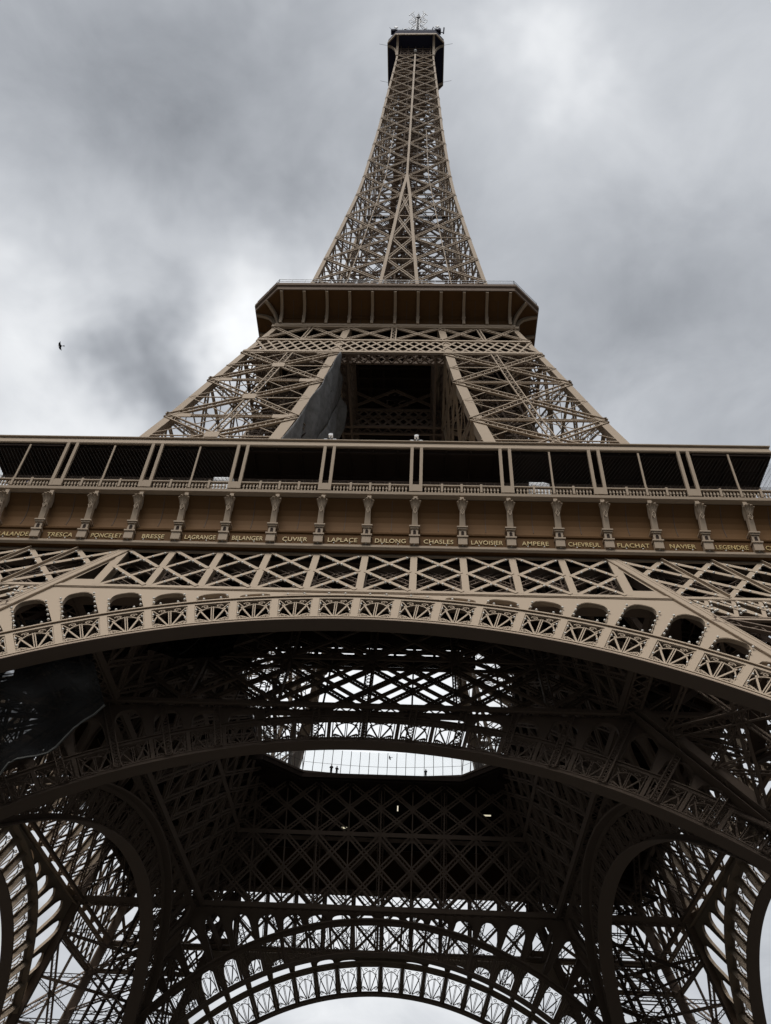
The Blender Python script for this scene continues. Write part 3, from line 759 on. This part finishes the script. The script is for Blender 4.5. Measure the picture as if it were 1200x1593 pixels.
for s in (-1, 1):
    b3.laced(Pi(0, 106.2), Pi(s*6.9, 111.4), .6, .2, n, .16, .09); b3.laced(Pi(s*6.9, 106.2), Pi(0, 111.4), .6, .2, n, .16, .09)
b1m, b2m, b3m = b1.mesh('belt_girder', PAINT), b2.mesh('rear_lattice', SHADED), b3.mesh('inner_lattice', SHADED)
for k in range(4):
    o = link('belt_girder', b1m, tower, RZ[k]); link('rear_lattice', b2m, o); link('inner_lattice', b3m, o)

# ------------------------------------------------------------------ second platform
W2, C2 = 21.14, 3.72
def octsweep(m, prof):
    """profile (distance, chamfer, height) carried round an eight-sided plan"""
    rings = []
    for d, c, z in prof:
        e_ = d-c; rings.append([(-e_, -d, z), (e_, -d, z), (d, -e_, z), (d, e_, z), (e_, d, z), (-e_, d, z), (-d, e_, z), (-d, -e_, z)])
    n = len(prof); vs = [p for r_ in rings for p in r_]
    m.poly(vs, [(i*8+j, i*8+(j+1) % 8, (i+1)*8+(j+1) % 8, (i+1)*8+j) for i in range(n-1) for j in range(8)])
s2 = MB(); octsweep(s2, [(W2-.05, C2, 117.4), (W2-.05, C2, 116.2), (2.0, .5, 116.1)]); octsweep(s2, [(W2, C2, 117.45), (3.0, .5, 117.6)])
plat2 = part('second_platform', s2, DECK, tower)
fas = MB(); octsweep(fas, [(W2-.1, C2, 116.1), (W2+.02, C2, 116.12), (W2+.02, C2, 116.9), (W2+.22, C2, 117.05), (W2+.22, C2, 117.6), (W2-.3, C2, 117.7)]); part('fascia', fas, SHADED, plat2)
cov = MB(); octsweep(cov, [(17.75, .75, 111.6), (17.7, .8, 113.6), (17.85, 1.0, 114.4), (18.4, 1.6, 115.1), (19.6, 2.6, 115.8), (W2-.1, C2, 116.15)]); part('cove', cov, SHADED_BROWN, plat2)
ln2 = MB(); octsweep(ln2, [(17.69, .8, 113.62), (17.80, .82, 113.64), (17.80, .82, 113.78), (17.69, .8, 113.80)]); part('moulding', ln2, SHADED_BROWN, plat2)
for k in range(4):
    for i in range(10):
        sm = MB(); x = (i-4.5)*3.36
        for (d0, z0), (d1, z1) in zip([(17.76, 111.9), (17.72, 113.6), (17.87, 114.4), (18.42, 115.1), (19.6, 115.78)][:-1], [(17.76, 111.9), (17.72, 113.6), (17.87, 114.4), (18.42, 115.1), (19.6, 115.78)][1:]): sm.bar((x, -d0, z0), (x, -d1, z1), .07, .06, (0, -1, 0))
        part('panel_seam', sm, DARKM, plat2, RZ[k])
lgd = MB(); octsweep(lgd, [(17.3, .5, 111.45), (18.0, .6, 111.5), (18.05, .6, 111.95), (17.7, .6, 112.0)]); part('ledge', lgd, PAINT, plat2)
def bracket2(m=None):
    m = MB(); pr_ = [(17.85, 112.0), (17.95, 113.6), (18.15, 114.4), (18.8, 115.2), (19.8, 115.7), (20.9, 116.0)]
    for (d0, z0), (d1, z1) in zip(pr_[:-1], pr_[1:]): m.bar((0, -d0-.1, z0), (0, -d1-.1, z1), .42, .5, (0, -1, 0))
    m.box(-.28, .28, -18.3, -17.9, 113.4, 113.65)
    return m.mesh('bracket', PAINT)
br = bracket2()
for k in range(4):
    for i in range(11): link('bracket', br, plat2, RZ[k]).location = Matrix.Rotation(RZ[k], 4, 'Z') @ Vector(((i-5)*3.36, 0, 0))
    cb = MB(); 
    for s in (-1,):
        pr_ = [(17.2, 112.0), (17.4, 113.4), (17.9, 114.6), (18.7, 115.5), (19.3, 115.9)]
        for (d0, z0), (d1, z1) in zip(pr_[:-1], pr_[1:]): cb.bar((-d0, -d0, z0), (-d1, -d1, z1), .4, .5, (-1, -1, 0))
    part('corner_bracket', cb, PAINT, plat2, RZ[k])
rl = MB(); e_ = W2-C2; loop = [(-e_, -W2), (e_, -W2), (W2, -e_), (W2, e_), (e_, W2), (-e_, W2), (-W2, e_), (-W2, -e_)]
for i in range(8):
    a = np.array((*loop[i], 117.7)); b = np.array((*loop[(i+1) % 8], 117.7)); ln = np.linalg.norm(b-a); q = int(ln/1.9)
    for z in (1.15, .6): rl.bar(a+(0, 0, z), b+(0, 0, z), .06, .06)
    for j in range(q+1): rl.bar(a+(b-a)*j/q, a+(b-a)*j/q+(0, 0, 1.2), .07, .07, (1, 0, 0))
part('railing', rl, STEEL, plat2)
bm2 = MB()
for i in range(-9, 10): bm2.bar((i*2, -17, 115.6), (i*2, 17, 115.6), .3, .8); bm2.bar((-17, i*2, 115.2), (17, i*2, 115.2), .3, .6)
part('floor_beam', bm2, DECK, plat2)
up = MB(); octsweep(up, [(11.5, 1.5, 117.6), (11.5, 1.5, 121.2), (2, .5, 121.3)]); part('upper_deck', up, DARKM, plat2)

# ------------------------------------------------------------------ shaft
SL = [117.6, 123.3, 130.5, 139.3, 148.8, 159.4, 170.7, 181, 190, 200.1, 208.9, 217, 224.7, 231.8, 238.8, 245.6, 251.6, 257.9, 262.6, 267.5]
shaft = MB()
def fp(u, z, d=None): return np.array((u, -(H(z) if d is None else d), z))
for i, (z0, z1) in enumerate(zip(SL[:-1], SL[1:])):
    n = NFz((z0+z1)/2); h0, h1 = H(z0), H(z1); g0, g1 = GS(z0), GS(z1)
    lw = float(np.interp(z0, [117, 180, 260], [.66, .56, .40])); fl = lw*.22
    for s in (-1, 1):
        o0, o1 = s*(h0-.3), s*(h1-.3); i0, i1 = s*g0, s*g1
        shaft.laced(fp(i0, z0), fp(o1, z1), lw, .25, n, fl, lw*.16, lw*.8); shaft.laced(fp(o0, z0), fp(i1, z1), lw, .2, n, fl, lw*.16, lw*.8)
        shaft.bar(fp(i1, z1), fp(o1, z1), .10, .2, n)
        zc = (z0+z1)/2
        if z0 < 205:
            um0, um1 = (i0+o0)/2, (i1+o1)/2; shaft.bar(fp(um0, z0), fp(um1, z1), .14, .14, n)
    if g0 > .8:
        shaft.laced(fp(-g0, z0), fp(g1, z1), lw, .25, n, fl, lw*.16, lw*.8); shaft.laced(fp(g0, z0), fp(-g1, z1), lw, .2, n, fl, lw*.16, lw*.8)
        shaft.bar(fp(-g1, z1), fp(g1, z1), .22, .25, n)
shaft_m = shaft.mesh('shaft_face', PAINT)
cr = MB(); ir = MB()
for z0, z1 in zip(SL[:-1], SL[1:]):
    w0 = float(np.interp(z0, [117, 260], [.66, .48]))
    a, b = fp(-H(z0)+w0/2, z0)+(0, w0/2, 0), fp(-H(z1)+w0/2, z1)+(0, w0/2, 0); cr.bar(a, b, w0, w0, (0, -1, 0))
    for s in ((-1, 1) if GS(z0) > .4 else (0,)): 
        wi = .56 if s else .46
        ir.bar(fp(s*GS(z0), z0)-(0, .08, 0), fp(s*GS(z1), z1)-(0, .08, 0), wi, .5, NFz(z0))
crm, irm = cr.mesh('corner_rafter', PAINT), ir.mesh('inner_rafter', PAINT)
inn_ = MB()                                              # inner planes, diaphragms, lift shaft and stairs
for i, (z0, z1) in enumerate(zip(SL[:-1], SL[1:])):
    h0, h1 = H(z0)-.5, H(z1)-.5; zc = (z0+z1)/2; hc = H(zc)-.4
    pl = ((GS(z0), GS(z1)), (-GS(z0), -GS(z1))) if GS(z0) > .4 else ((0.0, 0.0),)
    for q0, q1 in pl:
        for s in (-1, 1):
            m0, m1 = s*max(abs(q0), .8), s*max(abs(q1), .8)
            for (A_, B_) in (((q0, s*h0), (q1, m1)), ((q0, m0), (q1, s*h1))):
                inn_.laced((A_[0], A_[1], z0), (B_[0], B_[1], z1), .45, .2, (1, 0, 0), .12, .07); inn_.laced((A_[1], A_[0], z0), (B_[1], B_[0], z1), .45, .2, (0, 1, 0), .12, .07)
        inn_.bar((q1, -h1, z1), (q1, h1, z1), .3, .25); inn_.bar((-h1, q1, z1), (h1, q1, z1), .3, .25)
    inn_.laced((-h1, -h1, z1), (h1, h1, z1), .5, .2, (0, 0, 1), .12); inn_.laced((-h1, h1, z1), (h1, -h1, z1), .5, .2, (0, 0, 1), .12)
    inn_.bar((-hc, -hc, zc), (hc, -hc, zc), .12, .12)
    for sx, sy in ((-1, -1), (1, -1), (1, 1), (-1, 1)): inn_.bar((sx*1.7, sy*1.7, z0), (sx*1.7, sy*1.7, z1), .3, .3, (1, 0, 0))
    for q in range(3):
        za = z0+(z1-z0)*q/3; zb_ = z0+(z1-z0)*(q+1)/3
        for a, b in (((-1.7, -1.7), (1.7, -1.7)), ((1.7, -1.7), (1.7, 1.7)), ((1.7, 1.7), (-1.7, 1.7)), ((-1.7, 1.7), (-1.7, -1.7))):
            inn_.bar((*a, za), (*b, zb_), .13, .13); inn_.bar((*b, za), (*a, zb_), .13, .13); inn_.bar((*a, zb_), (*b, zb_), .18, .18)
        r0 = min(3.2, h1-1.0)
        if r0 > 1.9:
            inn_.bar((-r0, r0*(1-2*(q % 2)), za), (r0, r0*(1-2*(q % 2)), zb_), .8, .15, (0, 0, 1)); inn_.bar((-r0, -r0, zb_), (-r0, r0, zb_), .8, .12, (0, 0, 1))
innm = inn_.mesh('inner_bracing', SHADED)
sh = link('shaft', innm, tower)
for k in range(4): link('shaft_face', shaft_m, sh, RZ[k]); link('corner_rafter', crm, sh, RZ[k]); link('inner_rafter', irm, sh, RZ[k])
pk = MB()
for (dx, s) in ((-6.5, 1), (7.2, -1)):                   # small service hoists at the foot of the shaft
    for q in range(4): pk.bar((dx+(q % 2)*1.6, -12.5+(q//2)*1.4, 121.2), (dx+(q % 2)*1.6, -12.5+(q//2)*1.4, 126), .16, .16)
    pk.bar((dx, -12.5, 126), (dx+.8, -11.8, 128), .14, .14); pk.bar((dx+1.6, -12.5, 126), (dx+.8, -11.8, 128), .14, .14)
part('service_frame', pk, STEEL, sh)

# ------------------------------------------------------------------ summit
W3, C3 = 8.05, 2.33
s3 = MB(); octsweep(s3, [(W3-.05, C3, 279.6), (W3, C3, 276.0), (1.5, .3, 275.9)]); octsweep(s3, [(W3-.05, C3, 279.6), (1.5, .3, 279.7)])
top = part('summit_cabin', s3, CABIN, tower)
f3 = MB(); octsweep(f3, [(W3-.1, C3, 275.8), (W3+.12, C3, 275.85), (W3+.12, C3, 276.9), (W3-.05, C3, 276.95)]); part('fascia', f3, PAINT, top)
u3 = MB(); octsweep(u3, [(7.3, 1.8, 279.5), (7.3, 1.8, 282.6), (1.5, .3, 282.7)]); octsweep(u3, [(4.4, 1.0, 282.5), (4.4, 1.0, 288), (2.4, .6, 291), (1.0, .3, 293.5), (.3, .1, 293.6)]); part('upper_cabin', u3, CABIN, top)
for k in range(4):
    for sx in (-1, 1):
        b_ = MB(); pts = [(5.3, 267.3), (5.45, 270), (5.9, 272.5), (6.8, 274.6), (8.0, 275.9)]
        for (d0, z0), (d1, z1) in zip(pts[:-1], pts[1:]): b_.bar((sx*5.15, -d0, z0), (sx*5.15, -d1, z1), .62, .35, (0, -1, 0))
        part('bracket', b_, PAINT, top, RZ[k])
ns = MB()
for i in range(5):
    z = 267.6+i*1.6; h_ = 4.9
    for a, b in (((-h_, -h_), (h_, -h_)), ((h_, -h_), (h_, h_)), ((h_, h_), (-h_, h_)), ((-h_, h_), (-h_, -h_))): ns.bar((*a, z), (*b, z), .2, .2)
for k in range(-2, 3):
    for s in (-1, 1):
        ns.bar((k*2.1, s*4.9, 267.5), (k*2.1, s*4.9, 275.9), .22, .2, (0, 1, 0)); ns.bar((s*4.9, k*2.1, 267.5), (s*4.9, k*2.1, 275.9), .22, .2, (1, 0, 0))
        if k < 2: ns.bar((k*2.1, s*4.9, 267.5), (k*2.1+2.1, s*4.9, 272), .15, .15); ns.bar((k*2.1+2.1, s*4.9, 267.5), (k*2.1, s*4.9, 272), .15, .15)
part('neck_lattice', ns, SHADED, top)
for (x, y, z, r_) in ((-5.9, -7.45, 284.2, .55), (-3.2, -7.2, 283.6, .35), (2.6, -7.2, 283.8, .4), (6.1, -7.5, 284.6, .6), (-1.0, -7.2, 283.4, .3)):
    d_ = MB(); d_.tube([(x, y, z), (x, y-.25, z)], r_, 12); d_.bar((x, y, z), (x, y, 282.5), .1, .1, (1, 0, 0)); part('dish_antenna', d_, STEEL, top)
lm = MB(); lm.ball((0, -5.4, 270.6), .45, 8, 6); part('round_lamp', lm, WHITE, top, smooth=True)
r3 = MB()
for i in range(27):
    x = -6.6+i*.51; hgt = random.choice((.8, 1.0, 1.2, 1.6, 2.6)); r3.bar((x, -7.0, 282.6), (x, -7.0, 282.6+hgt), .07, .07)
for z in (283.1, 283.6): r3.bar((-6.8, -7.1, z), (6.8, -7.1, z), .06, .06)
r3.bar((-6.6, -7.1, 282.4), (-7.9, -7.2, 285.4), .08, .08); r3.bar((4.6, -7, 282.6), (4.9, -7, 286.4), .16, .16); r3.bar((4.9, -7, 286), (6.2, -7, 283), .1, .1)
r3.bar((7.9, -6.5, 282), (8.1, -6.5, 287.2), .4, .3, (0, 1, 0)); r3.bar((7.0, -6.5, 283), (8, -6.5, 283), .2, .2); r3.bar((6.8, -6.8, 282.6), (6.8, -6.8, 286), .3, .2, (0, 1, 0))
for (s, y0, z) in ((-1, -5, 276.5), (1, -5, 276.5), (-1, 5.3, 277), (1, 5.3, 277)):
    w_ = MB(); w_.bar((s*7.9, y0, z), (s*10.6, y0, z+1.5), .06, .06); part('whip_antenna', w_, CABIN, top)
r3.box(-7.4, -5.6, -7.3, -6, 282.6, 283.8); r3.box(5.4, 7.2, -7.3, -6, 282.6, 284)
part('roof_antenna', r3, CABIN, top)
an = MB()
for sx, sy in ((-1, -1), (1, -1), (1, 1), (-1, 1)): an.bar((sx*.7, sy*.7, 290), (sx*.5, sy*.5, 318), .2, .2, (1, 0, 0))
for i in range(14):
    z = 290+i*2
    for a, b in (((-.6, -.6), (.6, -.6)), ((.6, -.6), (.6, .6)), ((.6, .6), (-.6, .6)), ((-.6, .6), (-.6, -.6))): an.bar((a[0], a[1], z), (b[0], b[1], z+2), .14, .14); an.bar((b[0], b[1], z), (a[0], a[1], z), .14, .14)
an.tube([(0, 0, 300), (0, 0, 318.5), (0, 0, 319), (0, 0, 325.5)], [.55, .5, .2, .12], 8)
for z, r_ in ((317.8, 1.0), (319.5, .8), (321.5, .5), (323, .3)): an.tube([(0, 0, z), (0, 0, z+.35)], r_, 10)
mast = part('antenna_mast', an, STEEL, tower)
for z, up_ in ((316.5, 1), (314.5, -1)):
    for sx in (-1, 1):
        for sy in (-1, 1):
            d_ = MB(); a = np.array((sx*.45, sy*.5, z)); b = np.array((sx*1.9, sy*.8, z+up_*(6.2 if up_ > 0 else 4.2))); o_ = np.array((sx*.55, 0, -up_*1.6))
            d_.bar(a, b, .17, .17); d_.bar(a+(0, 0, -up_*.6), b+o_, .17, .17); d_.bar(b+o_*-.9, b+o_*1.9, .17, .17); part('dipole_arm', d_, STEEL, mast)

# ------------------------------------------------------------------ nets
def cloth(name, F, nu, nv, material, label, cat, parent=None, thick=.03, group=None):
    m = MB(); V = [F(i/nu, j/nv) for j in range(nv+1) for i in range(nu+1)]; n1_ = nu+1
    fs = [(j*n1_+i, j*n1_+i+1, (j+1)*n1_+i+1, (j+1)*n1_+i) for j in range(nv) for i in range(nu)]
    m.poly(V, fs); o = part(name, m, material, parent, smooth=True)
    md = o.modifiers.new('thickness', 'SOLIDIFY'); md.thickness = thick
    if label: tag(o, label, cat, group)
    return o
rs = random.Random(3)
wv = [(rs.uniform(.5, 2.5), rs.uniform(.2, 1.4), rs.uniform(0, 6), rs.uniform(.05, .16)) for _ in range(9)]
def wave(a, b): return sum(q*math.sin(a*f+b*g_+p) for f, g_, p, q in wv)
def upper_net(y0, y1, zt, zb, amp):
    def F(s, t):
        z = zt(s)+(zb-zt(s))*t; y = -H(z)+y0+(y1-y0)*s; sag = math.sin(math.pi*s)*amp
        return (-(GI(z)-.28)+sag*.6+wave(y*.9, z*.5)*(.35+.65*math.sin(math.pi*min(1, s*1.2))), y, z)
    return F
n_a = cloth('safety_net', upper_net(-.35, 6.4, lambda s: 101.0-1.0*s, 66, .3), 26, 60, NET, 'grey debris net stretched along the inside of the left leg above the gallery, front sheet', 'net', group='nets inside the left leg')
n_b = cloth('safety_net', upper_net(6.7, 12.6, lambda s: 100.0, 66, .8), 20, 60, NET, 'darker rear sheet of grey debris net hanging behind the front sheet inside the left leg', 'net', group='nets inside the left leg')
rp = MB(); rp.tube([upper_net(6.5, 6.5, lambda s: 100.3, 66, 0)(0, t/30) for t in range(31)], .07, 5); part('rope', rp, ROPE, n_a)
rp = MB(); rp.tube([upper_net(3.2, 3.2, lambda s: 97.5, 66, 0)(0, t/30) for t in range(31)], .10, 5); part('seam', rp, DECK, n_a)
def low_net(s, t):                                       # slung behind the arch from the pier, lower edge sagging
    T_ = np.array((-32+9.6*s, 44.5)); B_ = np.array((-26+9.7*s, 14.6+18.8*s-.9*abs(math.sin(math.pi*s*3)))); q = T_+(B_-T_)*t
    return tuple(W(q[0], 4.8+wave(q[0]*.8, q[1]*.7)*1.1+math.sin(math.pi*s)*.7*t, q[1]))
n_c = cloth('safety_net', low_net, 60, 60, NETD, 'dark sagging net slung behind the arch at the far left of the photo', 'net', group='dark nets under the first floor')
F_ = low_net; rp = MB()
rp.tube([np.array(F_(i/30, 1.0))-(0, .1, 0) for i in range(31)], .07, 5)
part('rope', rp, ROPE, n_c)
def F5(s, t): z = 56.5-(9.3+1.0*math.sin(math.pi*s))*t; u = -19.5+7.6*s; return tuple(W(u, 11.0+wave(u*.8, z*.6)*.8, z))
n_d = cloth('safety_net', F5, 24, 20, NETD, 'small dark net bag hanging between the girders right of the largest dark net', 'net', group='dark nets under the first floor')
rp = MB(); rp.tube([np.array(F5(.25+.3*math.sin(i/20*2.6), .3+.65*i/20))-(0, .15, 0) for i in range(21)], .05, 5); part('rope', rp, ROPE, n_d)

# ------------------------------------------------------------------ small things
def flood(x, label):
    e_ = bpy.data.objects.new('floodlight_cluster', None); sc.collection.objects.link(e_); e_.location = (x, -35.7, 64.45)
    tag(e_, label, 'floodlight', 'floodlights on the gallery roof')
    b = MB(); b.box(-.6, .6, -.15, .15, 0, .1); b.box(-.05, .05, -.05, .05, .1, .95); part('stand', b, STEEL, e_)
    for dx, z in ((-.42, .14), (.42, .14), (0, .95)):
        l = MB(); l.box(dx-.2, dx+.2, -.25, .15, z, z+.16); l.poly([(dx-.17, -.27, z+.16), (dx+.17, -.27, z+.16), (dx+.14, .1, z+.34), (dx-.14, .1, z+.34)], [(0, 1, 2, 3), (3, 2, 1, 0)])
        l.box(dx-.15, dx+.15, -.2, .1, z+.16, z+.3); part('lamp_head', l, WHITE, e_)
flood(-4.15, 'left cluster of three small floodlights on the gallery roof edge, below the hanging net')
flood(3.95, 'right cluster of three small floodlights on the gallery roof edge, nearer the middle')
def cabinet(x, label, s):
    e_ = bpy.data.objects.new('white_cabinet', None); sc.collection.objects.link(e_); e_.location = (x, -35.1, 57.62); tag(e_, label, 'cabinet')
    b = MB(); b.box(-.9, .25, -.4, .4, .1, 2.15)
    for zz_ in (.5, .9, 1.3, 1.7): b.box(-.92, .27, -.43, -.4, zz_, zz_+.04)
    part('body', b, WHITE, e_); c = MB(); c.poly([(.27*s, -.4, .1), (1.0*s, -.3, .1), (1.0*s, .3, .1), (.27*s, .4, .1), (.27*s, -.4, 2.2), (.9*s, -.3, 2.1), (.9*s, .3, 2.1), (.27*s, .4, 2.2)], [(3, 2, 1, 0), (4, 5, 6, 7), (0, 1, 5, 4), (1, 2, 6, 5), (2, 3, 7, 6), (3, 0, 4, 7)]); part('side_panel', c, WHITE, e_)
cabinet(-13.4, 'white louvred cabinet standing behind the balusters in the left part of the gallery', 1)
cabinet(15.0, 'white cabinet with a slanted end behind the balusters in the right part of the gallery', 1)
def person(loc, rz, top_m, label, sc_=1.0):
    m = MB()
    m.tube([(-.1, 0, .05), (-.1, 0, .45), (-.09, 0, .85)], [.05, .06, .085], 8); m.tube([(.1, 0, .05), (.1, 0, .45), (.09, 0, .85)], [.05, .06, .085], 8)
    m.box(-.15, -.05, -.16, .08, 0, .07); m.box(.05, .15, -.16, .08, 0, .07)
    m.tube([(0, 0, .80), (0, 0, 1.05), (0, 0, 1.35), (0, 0, 1.47), (0, 0, 1.56)], [.16, .15, .20, .12, .055], 10)
    m.ball((0, -.01, 1.66), .105, 10, 8, (.85, 1, 1.15))
    for s in (-1, 1):
        m.tube([(s*.2, 0, 1.42), (s*.27, -.05, 1.15), (s*.2, -.28, 1.02)], [.06, .05, .035], 8)
        for q in range(4): m.tube([(s*.2+(q-1.5)*.018, -.28, 1.02), (s*.2+(q-1.5)*.02, -.35, 1.0), (s*.2+(q-1.5)*.02, -.37, .97)], .009, 5)
        m.tube([(s*.17, -.27, 1.03), (s*.14, -.31, 1.04)], .011, 5)
    m.ball((0, -.115, 1.65), .018, 6, 4)
    o = tag(part('person', m, SKIN, None, rz, True), label, 'person'); o.location = loc; o.scale = (sc_,)*3
    c = MB(); c.tube([(0, 0, .78), (0, 0, 1.05), (0, 0, 1.36), (0, 0, 1.49)], [.19, .18, .225, .11], 12)
    for s in (-1, 1): c.tube([(s*.19, 0, 1.43), (s*.27, -.05, 1.15), (s*.21, -.24, 1.03)], [.075, .065, .05], 8)
    part('jacket', c, top_m, o, smooth=True)
    t = MB()
    for s in (-1, 1): t.tube([(s*.1, 0, .08), (s*.1, 0, .45), (s*.09, 0, .86)], [.08, .085, .11], 8)
    part('trousers', t, CLOTH2, o, smooth=True); h = MB(); h.ball((0, .02, 1.70), .112, 10, 8, (.95, 1, 1)); part('hair', h, BLACK, o, smooth=True)
person((-31.0, -35.4, 57.62), 0, CLOTH1, 'person in a blue jacket standing at the left end of the gallery balusters')
person((-6.6, 13.55+.9, 57.7), 0, CLOTH2, 'person in dark clothes at the left end of the glass balustrade under the tower', .8)
person((-5.9, 13.65+1.0, 57.7), .4, CLOTH2, 'second dark dressed person just right of the first, behind the glass balustrade', .75)
person((5.6, 13.6+1.0, 57.7), -.3, CLOTH2, 'lone person in dark clothes at the right side of the glass balustrade', .7)
def bird(px, py, dist, span, label, roll, gull=False):
    c = Vector((CX, CY, CZ))+pix_dir(px, py)*dist; m = MB(); s = span/1.0
    m.tube([(-.30*s, 0, 0), (-.22*s, 0, .01), (-.05*s, 0, 0), (.12*s, 0, 0), (.3*s, 0, 0)], [.01*s, .04*s, .07*s, .05*s, .015*s], 8)
    o = tag(part('bird', m, BLACK, None, smooth=True), label, 'bird')
    for sy in (-1, 1):
        w_ = MB(); st_ = [(.0, 0.03, .14, 0), (-.06, .2, .13, .05), (-.02, .36, .09, .05), (.08, .5, .02, .02)]
        V = []
        for x, y, ch, z in st_:
            V += [((x-ch)*s, sy*y*s, z*s+.006), ((x+ch)*s, sy*y*s, z*s), ((x+ch)*s, sy*y*s, z*s-.006), ((x-ch)*s, sy*y*s, z*s-.012)]
        w_.poly(V, [(i*4+j, i*4+(j+1) % 4, i*4+4+(j+1) % 4, i*4+4+j) for i in range(3) for j in range(4)]+[(0, 3, 2, 1), (12, 13, 14, 15)])
        part('wing', w_, BLACK, o)
    t = MB(); t.slab([(.26*s, -.02*s, 0), (.26*s, .02*s, 0), (.46*s, .09*s, 0), (.46*s, -.09*s, 0)], (0, 0, .01)); part('tail', t, BLACK, o)
    o.location = c; q = Matrix((AX, UP, -FW)).transposed(); o.rotation_euler = (q @ Matrix.Rotation(roll, 3, 'Z') @ Matrix.Rotation(.35, 3, 'X')).to_euler()
bird(94, 538, 60, .56, 'small dark bird with spread wings flying in the cloudy sky at left', 0)
bird(607, 1179, 76, .45, 'dark bird seen through the opening of the first floor above the glass balustrade', .2)
b = MB(); b.ball((0, 0, 0), .09, 8, 6); o = tag(part('hanging_lamp', b, LAMP, None), 'tiny lit lamp hanging in the dark gallery bay right of the middle', 'lamp'); o.location = (8.9, -33.5, 60.05)
b = MB(); b.bar((0, 0, .05), (0, 0, 3.3), .03, .03); part('cord', b, DARKM, o)
for i, (px, py, wd, ht) in enumerate(((619, 1258, .07, .34), (536, 1288, .34, .09), (758, 1269, .5, .08))):
    d = pix_dir(px, py); t_ = (14.6-CY)/d.y if py < 1265 else (19.0-CY)/d.y; c = Vector((CX, CY, CZ))+d*t_
    b = MB(); b.box(-wd, wd, -.05, .05, -ht, ht); o = part('service_lamp', b, LAMP, None)
    tag(o, ('upright lit lamp strip under the far side of the first floor', 'leftmost lit lamp, a flat strip above the far girder', 'widest lit lamp strip, at the right above the far girder')[i], 'lamp', 'lit lamps under the first floor'); o.location = c
